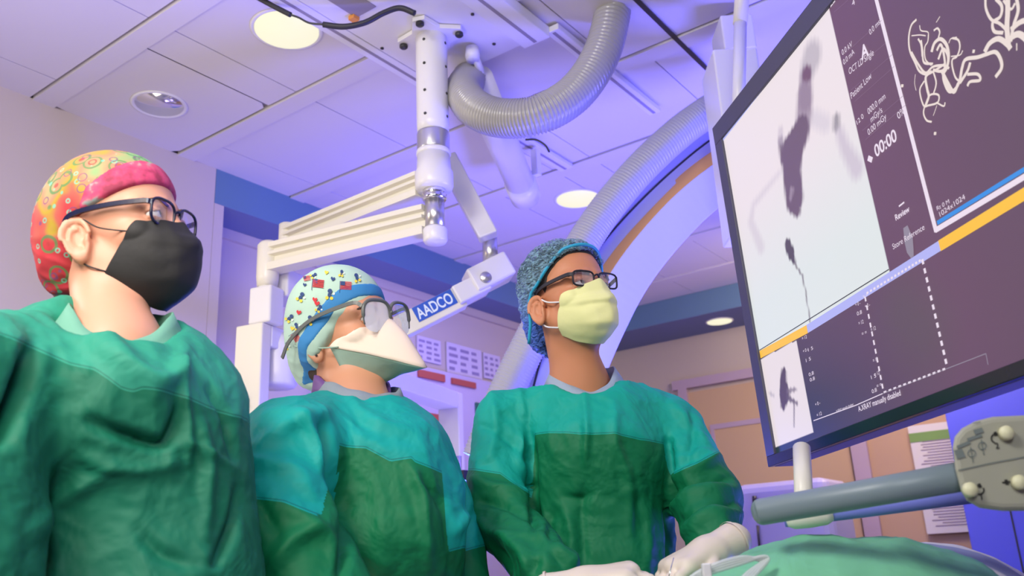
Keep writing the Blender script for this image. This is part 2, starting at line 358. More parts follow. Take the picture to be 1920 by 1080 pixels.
MB().lathe((ub[0], ub[1], 0), [(0, ztop(1.15)), (.03, ztop(1.15)), (.03, ztop(1.25)), (.022, ztop(1.255))], n=24).build('arm_joint', m_cream, e)
la, lb = np.array([COL[0], COL[1], ztop(1.065)]), np.array([1.83, 2.335, ztop(1.065)])
d_ = norm(lb-la); extr_arm(la+d_*.03, lb-d_*.02, .10, .062, 'lower_arm')
MB().lathe((lb[0], lb[1], 0), [(0, ztop(.965)), (.034, ztop(.965)), (.038, ztop(1.0)), (.038, ztop(1.115)), (.028, ztop(1.128)), (0, ztop(1.13))], n=32).build('arm_knuckle', m_cream, e)
# flat spring arm to the shield head
EL = PF(922, 478, 2.78)
pa = PF(846, 300, 2.80); pbb = PF(915, 452, 2.78)
d_ = norm(pbb-pa); sd = norm(np.cross(d_, FH)); nn = norm(np.cross(d_, sd))
pr = MB(); pr.prism([pa-sd*.052, pa+sd*.02, pbb+sd*.038, pbb-sd*.028], nn*.05).build('spring_arm', m_white, e, None, .006)
MB().tube([PF(918, 440, 2.80), PF(920, 500, 2.80)], .026, 24).build('spring_arm_joint', m_alu, e)
bx = PF(905, 530, 2.80); ax = norm(PF(760, 603, 2.74)-bx); upv = np.array([0, 0, 1.]); sv = norm(np.cross(upv, ax)); uv = np.cross(ax, sv); RB = np.array([ax, sv, uv]).T
MB().box(bx+uv*.012-ax*.03, (.15, .11, .085), RB).build('joint_housing', m_white, e, None, .008)
MB().box(bx+ax*.055-uv*.006, (.12, .095, .065), RB).build('joint_cover', m_white, e, None, .006)
sgn = 1 if (sv@FH) < 0 else -1
MB().lathe(bx+sv*sgn*.056, [(.0, .003), (.018, .003), (.020, 0)], axis=sv*sgn, n=28).build('pivot_cap', m_alu, e)
am = MB().box(bx+ax*.30-uv*.012, (.42, .055, .075), RB).build('shield_arm', m_cream, e, None, .004)
m_lab = mat('blue_label', (.02, .10, .55), .4); m_lt = mat('white_print', (.75, .85, .95), .5)
# blue name plate with lettering on the camera side of the arm
fs = sgn*.0285; pc = bx+ax*.19-uv*.002
pln = MB().box(pc+sv*fs, (.145, .002, .052), RB).build('name_plate', m_lab, am)
def text(s, origin, xdir, ydir, size, m, parent, name='lettering', width=None, thick=.0008, align='LEFT', bold=.0):
    cu = bpy.data.curves.new(name, 'FONT'); cu.body = s; cu.size = 1; cu.align_x = align; cu.extrude = 0; cu.offset = bold
    to = bpy.data.objects.new('tmp', cu); CO.objects.link(to)
    dg = bpy.context.evaluated_depsgraph_get(); me = bpy.data.meshes.new_from_object(to.evaluated_get(dg)); bpy.data.objects.remove(to)
    n = len(me.vertices); c_ = np.empty(n*3); me.vertices.foreach_get('co', c_); c_ = c_.reshape(-1, 3)
    if width: k = width/(c_[:, 0].max()-c_[:, 0].min()+1e-9); sx = k
    else: sx = size
    x = np.array(xdir); y = np.array(ydir); o_ = np.array(origin)
    P = o_+c_[:, 0:1]*sx*x+c_[:, 1:2]*size*y
    me.vertices.foreach_set('co', P.astype(np.float32).ravel()); me.update()
    return link(name, me, m, parent)
xd = -ax; 
text('AADCO', pc+sv*(sgn*.0300)-xd*.066-uv*.018, xd, uv, .052, m_lt, pln, width=.13, bold=.02)

# ---------------------------------------------------------------- monitor frame hanging on the lower arm
e = empty('hanging_equipment_frame', (lb[0], lb[1], ztop(.96)), 'white portal frame hanging from the arm behind the middle person', 'equipment frame')
fT = PF(492, 603, 2.80); zt = fT[2]; fR = PZ(868, 738, zt-CZ); dirx = norm(fR-fT); dirx[2] = 0; Lf = np.linalg.norm(fR-fT); diry = np.array([-dirx[1], dirx[0], 0])
RF = np.array([dirx, diry, [0, 0, 1]]).T
zb_ = .62
for (x0, x1, z0, z1, nm) in ((0, .05, zb_, zt, 'side_panel'), (Lf-.05, Lf, zb_, zt, 'side_panel'), (.05, Lf-.05, zt-.075, zt, 'top_beam'), (.05, Lf-.05, zt-.44, zt-.36, 'cross_bar')):
    cpt = fT+dirx*(x0+x1)/2+diry*.055; cpt[2] = (z0+z1)/2
    MB().box(cpt, (x1-x0, .11, z1-z0), RF).build(nm, m_white if nm != 'side_panel' else m_cream, e, None, .006)
MB().tube([(lb[0], lb[1], ztop(.97)), (lb[0], lb[1], zt+.10)], .03, 24).build('drop_tube', m_white, e)
MB().box((lb[0], lb[1], zt+.065), (.075, .09, .13), RF).build('tube_housing', m_white, e, None, .008)
MB().box(np.array([lb[0], lb[1], zt+.16])+dirx*.12, (.15, .10, .10), RF).build('control_housing', m_white, e, None, .008)
hc = PF(520, 700, 2.95)
MB().lathe(hc, [(0, -.05), (.06, -.05), (.068, -.04), (.07, .0), (.072, .09), (.06, .13), (0, .13)], n=40).build('camera_drum', m_white, e)

# ---------------------------------------------------------------- corrugated hoses
def hose(P, r, rings, name, m, parent, dep=.07):
    n = rings*4+1; pts = spline(P, n); rr = [r*(1+dep*math.cos(2*math.pi*i/4)) for i in range(n)]
    return MB().tube(pts, rr, 28).build(name, m, parent)
m_hose = mat('grey_corrugated_plastic', (.40, .39, .38), .2, spec=.6); m_hose2 = mat('grey_blue_hose', (.42, .42, .50), .4)
e = empty('corrugated_hose', PF(1150, -40, 2.5), 'thick light grey corrugated hose hanging in a U from the ceiling', 'hose')
hp = [(1160, -90, 2.62), (1152, 0, 2.55), (1130, 95, 2.5), (1083, 170, 2.45), (1015, 213, 2.42), (945, 222, 2.45), (893, 205, 2.5), (869, 172, 2.62), (880, 148, 2.75)]
hose([PF(*q) for q in hp], .058, 105, 'hose_body', m_hose, e)
MB().tube([PF(878, 152, 2.74), PF(884, 146, 2.80)], .062, 32).build('hose_cuff', m_white, e)
e = empty('ceiling_duct_pipe', PZ(890, 130, 1.7), 'smooth round white pipe clamped under the ceiling behind the hose', 'pipe')
MB().tube([PZ(893, 150, 1.66), PZ(978, 350, 1.58)], .062, 32).build('pipe_body', m_white, e)
MB().tube([PZ(974, 340, 1.585), PZ(985, 368, 1.57)], .068, 32).build('pipe_end_cap', m_white, e)
MB().tube([PZ(888, 100, 1.70), PZ(900, 130, 1.68), PZ(925, 225, 1.66), PZ(955, 320, 1.62)], .014, 12).build('strap', m_white, e)
MB().lathe(PZ(886, 104, 1.70), [(0, -.02), (.022, -.02), (.026, 0), (.022, .03), (0, .03)], n=24).build('strap_mount', m_white, e)
MB().tube(pxline([(985, 262), (1005, 262), (1022, 272), (1030, 285)], 2.9, 14), .004, 8).build('cable', m_dark, e)
MB().box(PZ(1005, 305, 1.66), (.03, .03, .12)).build('bracket', m_white, e)
# C-arm
e = empty('c_arm', PF(1080, 620, 2.9), 'large curved white C-arm with orange edge band rising behind the right person', 'C-arm scanner')
def band(L, f, wpx, th, name, m, off=0., n=40):
    P = spline([PF(x, y, f) for x, y in L], n); w = wpx*f*1.05/FPX; b = MB(); V = []
    for i, p in enumerate(P):
        t = norm(P[min(i+1, n-1)]-P[max(i-1, 0)]); s_ = norm(np.cross(t, norm(p-np.array([0, 0, CZ])))); nrm = norm(np.cross(s_, t)); nrm = nrm if nrm@FH > 0 else -nrm
        for u, v in ((-1, 0), (1, 0), (1, 1), (-1, 1)): V.append(p+s_*u*w/2+nrm*(v*th-off))
    F = [(i*4+k, i*4+(k+1) % 4, i*4+4+(k+1) % 4, i*4+4+k) for i in range(n-1) for k in range(4)]
    return b.add(V, F+[(0, 1, 2, 3), (4*n-4, 4*n-3, 4*n-2, 4*n-1)], 0, False).build(name, m, e, None, .003)
mo = mat('orange_band', (.80, .42, .12), .45); mcw = mat('c_arm_blue_lit_white', (.56, .57, .74), .3)  # blue light on the white C-arm is tinted into its base colour
band([(1420, 215), (1340, 260), (1262, 322), (1190, 393), (1130, 462), (1075, 545), (1030, 640), (1005, 720), (980, 830)], 2.75, 44, .10, 'outer_rail', mcw)
band([(1420, 213), (1340, 257), (1262, 319), (1187, 391), (1127, 460), (1072, 543), (1027, 638), (1002, 718), (978, 828)], 2.75, 4, .01, 'cable_groove', m_dark, .004)
band([(1430, 245), (1345, 293), (1272, 348), (1205, 415), (1150, 485), (1105, 565), (1060, 660), (1035, 740), (1010, 850)], 2.76, 28, .09, 'orange_edge', mo)
band([(1440, 285), (1368, 330), (1298, 385), (1232, 455), (1180, 525), (1140, 600), (1100, 690), (1075, 770), (1050, 880)], 2.74, 74, .14, 'main_arc', mcw)
e2 = empty('cable_hose', PF(1085, 465, 2.7), 'straight blue-grey cable hose running along the C-arm down behind the right person', 'hose')
hose([PF(1420, 150, 2.66), PF(1350, 195, 2.66), PF(1278, 245, 2.66)]+[PF(x, y, 2.66) for x, y in [(1205, 312), (1140, 388), (1088, 465), (1040, 555), (990, 650), (945, 745), (900, 860)]], .054, 150, 'hose_body', m_hose2, e2, .03)

# ---------------------------------------------------------------- suspension by the monitor
e = empty('monitor_suspension', PF(1390, 60, 2.5), 'white ceiling suspension boxes and pole behind the large screen', 'monitor suspension')
def gbox(x0, y0, x1, y1, f, th, name, m, par, bev=.006):
    a = g(x0, y0, f); b = g(x1, y1, f); cgc = np.array([(a[0]+b[0])/2, f+th/2, (a[2]+b[2])/2])
    RG = np.array([RH, FH, [0, 0, 1.]]).T
    return MB().box(GW(cgc), (abs(b[0]-a[0]), th, abs(b[2]-a[2])), RG).build(name, m, par, None, bev)
gbox(1336, 92, 1470, 420, 2.36, .18, 'lower_box', m_white, e); gbox(1350, 28, 1420, 88, 2.5, .15, 'upper_box', m_white, e)
MB().tube([PF(1396, -80, 2.2), PF(1388, 44, 2.2)], .021, 24).build('upper_pole', m_cream, e); MB().tube([PF(1388, 44, 2.2), PF(1384, 260, 2.2)], .0185, 24).build('lower_pole', m_white, e)

# ---------------------------------------------------------------- large monitor
TLc = PF(1335, 241, 2.0); uN = -norm(ray(618, 1170)); nM = np.array([-.77343, .63388, 0.])
BLc = PF(1440, 876, 2.0); vM = norm(np.cross(np.cross(ray(1335, 241), ray(1440, 876)), uN)); vM = vM if vM[2] < 0 else -vM
_A = np.stack([vM, -norm(ray(1440, 876))], 1); hM = np.linalg.lstsq(_A, np.array([0, 0, CZ])-TLc, rcond=None)[0][0]; WM = 1.42; nM = norm(np.cross(vM, uN)); nM = nM if nM@FH < 0 or nM[1] > 0 else -nM
if nM[1] < 0: nM = -nM
def S(u, v, o=0.): return TLc+uN*u+vM*v+nM*o
def SP(x, y):     # pixel measured on the photograph -> metres on the screen plane
    d_ = ray(x, y); t = ((TLc-np.array([0, 0, CZ]))@nM)/(d_@nM); p = np.array([0, 0, CZ])+d_*t-TLc; return (p@uN, p@vM)
mon = empty('large_monitor', S(WM/2, hM, -.03), 'huge flat medical monitor with angiogram images filling the right side', 'monitor')
m_bez = mat('grey_bezel', sr(78, 76, 92), .4); m_bzb = mat('dark_bezel', (.018, .02, .022), .18)
b = MB(); sh = MB()
sh.prism([S(0, 0, -.062), S(WM, 0, -.062), S(WM, hM, -.062), S(0, hM, -.062)], nM*.05).build('housing', m_bez, mon, None, .004)
iu0, iv0 = SP(1352, 262); iu1, iv1 = SP(1446, 818); iv1 = SP(1470, 838)[1]; iu0, iv0 = SP(1352, 260); ivb = SP(1460, 848)[1]
fr = MB()
for (a, b_, c_, d2) in ((0, 0, WM, iv0), (0, ivb, WM, hM), (WM-.03, iv0, WM, ivb)):
    fr.prism([S(a, b_, -.012), S(c_, b_, -.012), S(c_, d2, -.012), S(a, d2, -.012)], nM*.012, 1 if b_ > .1 else 0)
fr.prism([S(0, iv0, -.012), S(iu0, iv0, -.012), S(iu0, ivb, -.012), S(0, ivb, -.012)], nM*.012, 0)
fr.build('bezel', [m_bez, m_bzb], mon, None, .0015)
def emat(name, col, s=1.):
    m = bpy.data.materials.new(name); m.use_nodes = True; nt = m.node_tree; bs = nt.nodes['Principled BSDF']; bs.inputs['Base Color'].default_value = (.02, .02, .02, 1); bs.inputs['Roughness'].default_value = .35
    bs.inputs['Emission Color'].default_value = (*col, 1); bs.inputs['Emission Strength'].default_value = s; return m
# painted screen image (vertex colours = what the display emits)
def seg_d(P, a, b): a = np.array(a); b = np.array(b); ab = b-a; t = np.clip(((P-a)@ab)/(ab@ab+1e-12), 0, 1); return np.linalg.norm(P-a-t[:, None]*ab, axis=1)
nu, nv = 520, 300; uu = np.linspace(iu0, WM-.03, nu); vv = np.linspace(iv0, ivb, nv); UV = np.stack(np.meshgrid(uu, vv, indexing='ij'), -1).reshape(-1, 2)
tx = lambda L: [np.array(SP(*q)) for q in L]
q7 = lambda *L: [(1320+a/2.16, b/2.16) for a, b in L]; q8 = lambda *L: [(1320+a/2.4, 450+b/2.4) for a, b in L]
line1 = tx([(1549, 14), (1663, 512)])     # white image | text column
sep = tx([(1420, 664), (1512, 613), (1753, 470), (1920, 372)])
col = np.zeros((len(UV), 3))
c_dark = np.array(sr(108, 72, 100)); c_dark2 = np.array(sr(70, 62, 78)); c_teal = np.array(sr(22, 50, 56))
u_, v_ = UV[:, 0], UV[:, 1]
# base: purple-brown fading to teal low left
k = np.clip((v_-.40)/.35, 0, 1)*np.clip(1-(u_-.05)/.6, 0, 1); col[:] = c_dark*(1-k[:, None])+c_teal*k[:, None]
kk = np.clip((u_-.55)/.5, 0, 1)[:, None]*.6; col = col*(1-kk)+c_dark2*kk
uL = np.interp(v_, [line1[0][1], line1[1][1]], [line1[0][0], line1[1][0]])
vS = np.interp(u_, [s_[0] for s_ in sep], [s_[1] for s_ in sep])
w1 = (u_ < uL) & (v_ < vS-.004)
cw = np.array(sr(240, 228, 232)); cw2 = np.array(sr(226, 232, 232)); kw = np.clip((v_-.25)/.25, 0, 1)[:, None]; W_ = cw*(1-kw)+cw2*kw
col[w1] = W_[w1]
# low-left small white image
sm = tx([(1488, 636), (1517, 792)]); uS = np.interp(v_, [sm[0][1], sm[1][1]], [sm[0][0], sm[1][0]]); w2 = (u_ < uS) & (v_ > vS+.012) & (v_ < SP(1517, 792)[1]+.02); col[w2] = np.array(sr(236, 224, 226))
def blob(mask, L, r, c_, soft=.008, amt=1.):
    r = [x_*1.3 for x_ in r]; P = tx(L); dmin = np.full(len(UV), 9.)
    for i in range(max(len(P)-1, 1)):
        a, b_ = P[i], P[min(i+1, len(P)-1)]; ra = r[i]; rb = r[min(i+1, len(P)-1)]; ab = b_-a; t = np.clip(((UV-a)@ab)/(ab@ab+1e-12), 0, 1)
        dmin = np.minimum(dmin, np.linalg.norm(UV-a-t[:, None]*ab, axis=1)-(ra+(rb-ra)*t))
    h = np.clip(.5-(dmin+.0018*np.sin(u_*420+v_*170))/soft, 0, 1)*amt; h = (h*mask)[:, None]; col[:] = col*(1-h)+np.array(sr(*c_))*h
gd = (112, 88, 112)
blob(w1, q7((425, 230), (415, 260)), [.026, .024], (180, 170, 182), .02, .75)
blob(w1, q7((400, 310), (400, 400)), [.018, .020], (150, 130, 152), .014, .8)
blob(w1, q7((405, 300), (405, 305)), [.013, .013], (110, 70, 100), .01, .9)
blob(w1, q7((395, 380), (395, 470), (385, 540)), [.020, .024, .022], (150, 128, 152), .014, .85)
blob(w1, q7((385, 520), (345, 620), (345, 700), (355, 800), (365, 850)), [.022, .034, .028, .027, .012], gd, .010, 1)
blob(w1, q7((300, 570), (310, 640)), [.008, .010], gd, .010, .9)
blob(w1, q7((300, 530), (300, 560)), [.008, .010], (200, 186, 200), .012, .6)
blob(w1, q7((525, 480), (525, 510)), [.008, .009], (150, 142, 152), .012, .9)
blob(w1, q7((540, 540), (560, 600), (605, 680)), [.010, .012, .016], (205, 192, 208), .02, .8)
blob(w1, q7((440, 480), (480, 500)), [.014, .014], (216, 206, 218), .02, .7)
blob(w1, q7((295, 700), (190, 830), (180, 900), (220, 1000)), [.004, .006, .010, .012], (212, 200, 212), .016, .6)
blob(w1, q8((365, 20), (380, 60), (395, 100)), [.010, .011, .004], (86, 74, 90), .006, 1)
blob(w1, q8((395, 105), (430, 160), (445, 230), (465, 365)), [.0022, .0022, .0016, .0016], (120, 108, 120), .004, .8)
blob(w1, q7((345, 770), (340, 800)), [.006, .005], (170, 150, 170), .008, .7)
blob(w2, q8((348, 595), (345, 640), (350, 690), (345, 745)), [.008, .011, .017, .008], (88, 70, 88), .006, 1)
blob(w2, q8((365, 680), (400, 672)), [.004, .003], (120, 104, 118), .006, .8); blob(w2, q8((365, 710), (405, 735)), [.005, .003], (100, 84, 98), .006, .9)
blob(w2, q8((395, 745), (395, 840)), [.002, .0015], (110, 94, 108), .004, .8); blob(w2, q8((285, 690), (300, 700)), [.003, .003], (190, 180, 188), .006, .8)
blob((~w1) & (~w2) & (v_ > vS), [(1690, 590), (1720, 620)], [.05, .05], (88, 80, 84), .09, .5)
F = []
ii, jj = np.meshgrid(np.arange(nu-1), np.arange(nv-1), indexing='ij'); a = (ii*nv+jj).ravel()
Fq = np.stack([a, a+nv, a+nv+1, a+1], 1)
PV = TLc+UV[:, 0:1]*uN+UV[:, 1:2]*vM-nM*.006
me = np_mesh('display', PV, Fq); at_ = me.attributes.new('screen', 'FLOAT_COLOR', 'POINT'); cc4 = np.concatenate([col, np.ones((len(col), 1))], 1).astype(np.float32); at_.data.foreach_set('color', cc4.ravel())
md = emat('display_image', (1, 1, 1), .95); nt = md.node_tree; an = nt.nodes.new('ShaderNodeAttribute'); an.attribute_name = 'screen'; nt.links.new(an.outputs['Color'], nt.nodes['Principled BSDF'].inputs['Emission Color'])
disp = link('display', me, md, mon)
m_w = emat('screen_white', sr(240, 225, 240), .95); m_y = emat('screen_yellow', sr(250, 192, 52), 1.); m_pb = emat('screen_periwinkle', sr(176, 178, 240), 1.); m_bl = emat('screen_blue', sr(40, 140, 225), 1.); m_gr = emat('screen_grey', sr(150, 140, 158), .9); m_dm = emat('screen_dim_line', sr(140, 112, 138), .8); m_cr = emat('screen_cream', sr(238, 222, 214), .95); m_blk = emat('screen_black', (.01, .01, .012), 1)
def strip(mb, L, w, mi=0, o=-.005):
    P = [S(*SP(*q), o) for q in L]; n = len(P); V = []
    for i, p in enumerate(P):
        t = norm(P[min(i+1, n-1)]-P[max(i-1, 0)]); s_ = np.cross(nM, t); ww = (w[i] if hasattr(w, '__len__') else w)/2; V += [p-s_*ww, p+s_*ww]
    mb.add(V, [(2*i, 2*i+1, 2*i+3, 2*i+2) for i in range(n-1)], mi, False)
def sstrip(mb, L, w, mi=0, o=-.005, n=None):
    n = n or len(L)*6; P = spline([np.array([*SP(*q), 0]) for q in L], n); ww = w if not hasattr(w, '__len__') else np.interp(np.linspace(0, 1, n), np.linspace(0, 1, len(w)), w)
    Q = [S(p[0], p[1], o) for p in P]; V = []
    for i, p in enumerate(Q):
        t = norm(Q[min(i+1, n-1)]-Q[max(i-1, 0)]); s_ = np.cross(nM, t); w_ = ww[i] if hasattr(ww, '__len__') else ww; V += [p-s_*w_/2, p+s_*w_/2]
    mb.add(V, [(2*i, 2*i+1, 2*i+3, 2*i+2) for i in range(n-1)], mi, False)
b = MB()
def xstrip(mb, a, b2, w, mi, o):      # line on the screen carried on to the right edge of the display
    p = np.array(SP(*a)); q = np.array(SP(*b2)); e_ = p+(q-p)*(WM-.032-p[0])/(q[0]-p[0]); P = [S(*p, o), S(*e_, o)]; t = norm(P[1]-P[0]); s_ = np.cross(nM, t)*w/2
    mb.add([P[0]-s_, P[0]+s_, P[1]-s_, P[1]+s_], [(0, 1, 3, 2)], mi, False)
strip(b, [(1637, -6), (1750, 434)], .009); xstrip(b, (1748, 432), (1925, 325), .009, 0, -.005)
xstrip(b, (1752, 418), (1925, 311), .007, 1, -.005)
xstrip(b, (1756, 461), (1925, 357), .018, 2, -.0052); strip(b, [(1421, 665), (1509, 617)], .017, 2, -.0052); strip(b, [(1509, 617), (1756, 461)], .017, 3, -.0052)
strip(b, [(1420, 657), (1662, 505)], .002, 4, -.0048)
strip(b, [(1521, 789), (1600, 760), (1650, 738)], .0016, 0); strip(b, [(1650, 738), (1843, 663)], .0014, 5); strip(b, [(1843, 663), (1847, 684)], .0014, 5)
strip(b, [(1352, 262), (1530, 30), (1552, 0)], .006, 3, -.0048)
def dash(mb, a, b2, n, w, mi=0):
    for i in range(n):
        t0 = i/n; t1 = (i+.55)/n; strip(mb, [(a[0]+(b2[0]-a[0])*t0, a[1]+(b2[1]-a[1])*t0), (a[0]+(b2[0]-a[0])*t1, a[1]+(b2[1]-a[1])*t1)], w, mi)
dash(b, (1724, 486), (1771, 690), 12, .0055); dash(b, (1617, 556), (1652, 736), 11, .0045); dash(b, (1652, 736), (1771, 690), 13, .0035); dash(b, (1620, 550), (1724, 486), 16, .004)
for y0, (xa, ya), (xb, yb) in ((0, (1560, 22), (1642, -50)), (0, (1580, 100), (1648, 38)), (0, (1586, 140), (1656, 80)), (0, (1590, 170), (1668, 102)), (0, (1598, 190), (1672, 124)), (0, (1612, 245), (1690, 178)), (0, (1618, 262), (1696, 194))): strip(b, [(xa, ya), (xb, yb)], .0009, 6)
b.build('screen_lines', [m_w, m_bl, m_y, m_pb, m_blk, m_gr, m_dm], disp)
# vessel tree
vz = lambda *L: [(1500+a/3.6, c_/3.6) for a, c_ in L]; b = MB()
VL = [([(770, 130), (735, 170), (718, 250), (725, 340), (760, 420), (790, 480), (840, 500), (900, 470), (960, 430)], .006),
 ([(735, 350), (780, 430), (830, 490), (880, 450), (950, 440), (990, 460)], .006), ([(800, 270), (810, 340), (820, 420), (880, 430)], .006),
 ([(850, 230), (845, 280), (825, 320), (830, 400), (870, 440)], .004), ([(780, 260), (800, 300), (808, 380)], .005), ([(790, 170), (800, 205), (845, 215), (850, 250)], .003),
 ([(885, 205), (910, 190), (925, 215), (915, 260)], .005), ([(870, 350), (890, 290), (930, 262), (970, 300), (985, 370), (975, 450), (950, 500), (960, 560), (990, 615), (1030, 600), (1060, 540), (1075, 460), (1100, 400), (1180, 385), (1240, 365), (1300, 350), (1335, 400), (1340, 460), (1300, 520)], .009),
 ([(905, 340), (930, 300), (950, 350), (960, 450), (930, 480), (880, 470)], .007), ([(915, 400), (945, 330), (975, 360), (985, 420)], .007), ([(940, 480), (980, 560), (1020, 620), (1050, 560)], .009),
 ([(1010, 255), (1050, 270), (1060, 320), (1040, 380), (1010, 400), (1010, 450), (1030, 520), (1060, 550)], .005), ([(1000, 380), (1060, 370), (1080, 340)], .003), ([(1130, 420), (1110, 480), (1060, 560)], .008), ([(1110, 500), (1180, 500), (1195, 540), (1130, 550), (1110, 580)], .007),
 ([(985, 290), (1000, 260), (1040, 250)], .003), ([(735, 240), (790, 235), (830, 240)], .003), ([(870, 480), (830, 520), (840, 600), (850, 650), (830, 710)], .008), ([(880, 480), (900, 560), (880, 640)], .005), ([(820, 545), (790, 610), (815, 710), (850, 710), (910, 690), (915, 640), (860, 640), (830, 700), (815, 760), (835, 810), (870, 822)], .005),
 ([(900, 690), (950, 715), (960, 690)], .004), ([(760, 500), (755, 560), (765, 610)], .002), ([(905, 710), (880, 780)], .002), ([(900, 150), (925, 110)], .0025),
 ([(1225, 350), (1260, 290), (1320, 260), (1380, 300), (1400, 330)], .012), ([(1230, -10), (1235, 60), (1270, 130), (1330, 160), (1380, 220), (1390, 310)], .007), ([(1300, -10), (1340, 40), (1330, 110), (1280, 150), (1290, 210), (1350, 220)], .008), ([(1380, -10), (1380, 80), (1375, 180), (1385, 300)], .014), ([(1440, -10), (1450, 70), (1420, 170), (1400, 280)], .009), ([(1400, 200), (1460, 150), (1520, 130)], .012), ([(1400, 250), (1460, 230), (1530, 300), (1560, 420)], .014), ([(1350, 0), (1400, 60), (1430, 20)], .006), ([(1440, 290), (1440, 340)], .003)]
for i_, (L_, w) in enumerate(VL): sstrip(b, vz(*L_), w*.66, 0, -.0045-.00003*i_)
for cx_, cy_ in ((893, 900), (1152, 345), (672, 578)): strip(b, vz((cx_-8, cy_), (cx_+8, cy_)), .005)
b.build('vessel_image', m_cr, disp)
# small figure and icons
b = MB(); strip(b, [(1693, 425), (1699, 450), (1702, 470), (1706, 482)], [.012, .022, .018, .008], 0, -.0046); b.build('figure_icon', m_gr, disp)
b = MB(); strip(b, [(1681, 387), (1691, 379)], .003, 0, -.0044); b.build('arrow_icon', m_w, disp)
b = MB(); strip(b, [(1623, 296), (1631, 300)], .010, 0, -.0046); b.build('stopwatch_icon', m_w, disp)
def stext(s, x0, y0, x1, y1, hpx, m=m_w, bold=.0):
    a_ = np.array(SP(x0, y0)); b_ = np.array(SP(x1, y1)); d2 = b_-a_; w = np.linalg.norm(d2); xd_ = uN*d2[0]/w+vM*d2[1]/w; yd_ = norm(np.cross(nM, xd_)); yd_ = yd_ if yd_[2] > 0 else -yd_
    text(s, S(a_[0], a_[1], -.0044), xd_, yd_, hpx, m, disp, 'screen_text', width=w, bold=bold)
stext('00:00', 1638, 295, 1678, 262, .032, bold=.02); stext('A', 1612, 112, 1626, 101, .036, bold=.03)
stext('OCT LD Single', 1588, 140, 1634, 103, .018); stext('0.0 kV', 1575, 104, 1594, 86, .016); stext('0.0 mA', 1578, 122, 1598, 100, .016); stext('0.0 ms', 1627, 66, 1646, 44, .016); stext('Patient Low', 1592, 186, 1630, 146, .018)
stext('000.0 mm', 1624, 215, 1656, 184, .017); stext('mGy/s', 1629, 230, 1650, 210, .017); stext('0.00 mGy', 1624, 254, 1658, 222, .017); stext('0%', 1680, 224, 1692, 211, .018); stext('12 0', 1602, 236, 1614, 222, .014)
stext('22', 1553, 14, 1562, 2, .02, bold=.02); stext('Review', 1675, 414, 1701, 396, .015, bold=.02); stext('Store Reference', 1670, 468, 1729, 430, .014)
stext('Rt 0 M', 1752, 395, 1775, 381, .010); stext('1024x1024', 1756, 408, 1803, 374, .012); stext('A.XRAY manually disabled', 1606, 772, 1685, 741, .014, bold=.01); stext('A.XRAY manually disabled', 1564, 773, 1596, 760, .006)
for k_, (x_, y_) in enumerate(((1600, 575), (1603, 592), (1606, 610), (1612, 630), (1614, 560), (1618, 578), (1629, 622), (1633, 680), (1636, 706), (1640, 728), (1628, 712), (1631, 738), (1500, 638), (1502, 662), (1510, 660), (1506, 680), (1513, 706), (1515, 716), (1525, 762), (1528, 782))):
    stext(random.choice(['= 12', '+ 0 -', '0.8', '= =', '1 5']), x_, y_, x_+9, y_-4, .010)
stext('4', 1594, 12, 1599, 7, .016); 

# ---------------------------------------------------------------- control rail in front, right
rl = empty('control_rail', PF(1500, 960, 1.5), 'grey double rail with beige control pad in the lower right foreground', 'control rail')
m_rail = mat('grey_green_rail', (.20, .26, .29), .4); m_pad = mat('beige_grey_plastic', sr(168, 168, 150), .5); m_blue = mat('blue_lit_plastic', (.22, .25, .75), .35); m_ink = mat('grey_print', sr(118, 128, 124), .6); m_ik2 = mat('black_print', (.02, .02, .02), .6); m_kn = mat('cream_knob', sr(222, 220, 180), .45)
MB().tube([PF(1411, 963, 1.30), PF(1412.5, 962.7, 1.30), PF(1416, 962, 1.30), PF(1421, 961, 1.30), PF(1428, 959.6, 1.297), PF(1620, 926, 1.22), PF(1810, 892, 1.14)], [.004, .010, .0145, .0175, .0185, .0185, .0185], 24).build('front_tube', m_rail, rl)
MB().tube([PF(1470, 972, 1.42), PF(1620, 953, 1.38), PF(1830, 925, 1.3)], .0135, 20).build('rear_tube', m_blue, rl)
MB().tube([PF(1503, 840, 1.5), PF(1508, 955, 1.42)], .0145, 20).build('upright_pole', m_cream, rl)
cb_ = PF(1517, 967, 1.40); MB().lathe(cb_, [(0, -.036), (.012, -.034), (.017, -.024), (.018, 0), (.017, .024), (.012, .034), (0, .036)], axis=PF(1620, 953, 1.38)-cb_, n=28).build('tube_clamp', m_cream, rl)
fP = 1.12
po = [(1801, 920), (1790, 880), (1785, 838), (1789, 818), (1802, 802), (1828, 788), (1860, 780), (1920, 777), (1990, 782), (2025, 800), (2038, 850), (2030, 910), (2000, 945), (1940, 956), (1880, 957), (1835, 951), (1812, 938)]
cn = -norm(PF(1900, 870, fP)-np.array([0, 0, CZ])+np.array([0, 0, -.1]))
pd = MB(); PP = [PF(x, y, fP) for x, y in po]
pd.prism(PP, -cn*.035).build('control_pad', m_pad, rl, None, .008)
pad = rl.children[-1]
def pdm(L_, w, mi, mb, f=fP):
    P = [PF(x, y, f)+(-FH)*.0012 for x, y in L_]; V = []; n = len(P)
    for i, p in enumerate(P):
        t = norm(P[min(i+1, n-1)]-P[max(i-1, 0)]); s_ = norm(np.cross(FH, t)); V += [p-s_*w/2, p+s_*w/2]
    mb.add(V, [(2*i, 2*i+1, 2*i+3, 2*i+2) for i in range(n-1)], mi)
ic = MB()
circ = lambda x, y, r, a0=0, a1=360, n=20: [(x+r*math.cos(math.radians(a0+(a1-a0)*i/n)), y+r*math.sin(math.radians(a0+(a1-a0)*i/n))) for i in range(n+1)]
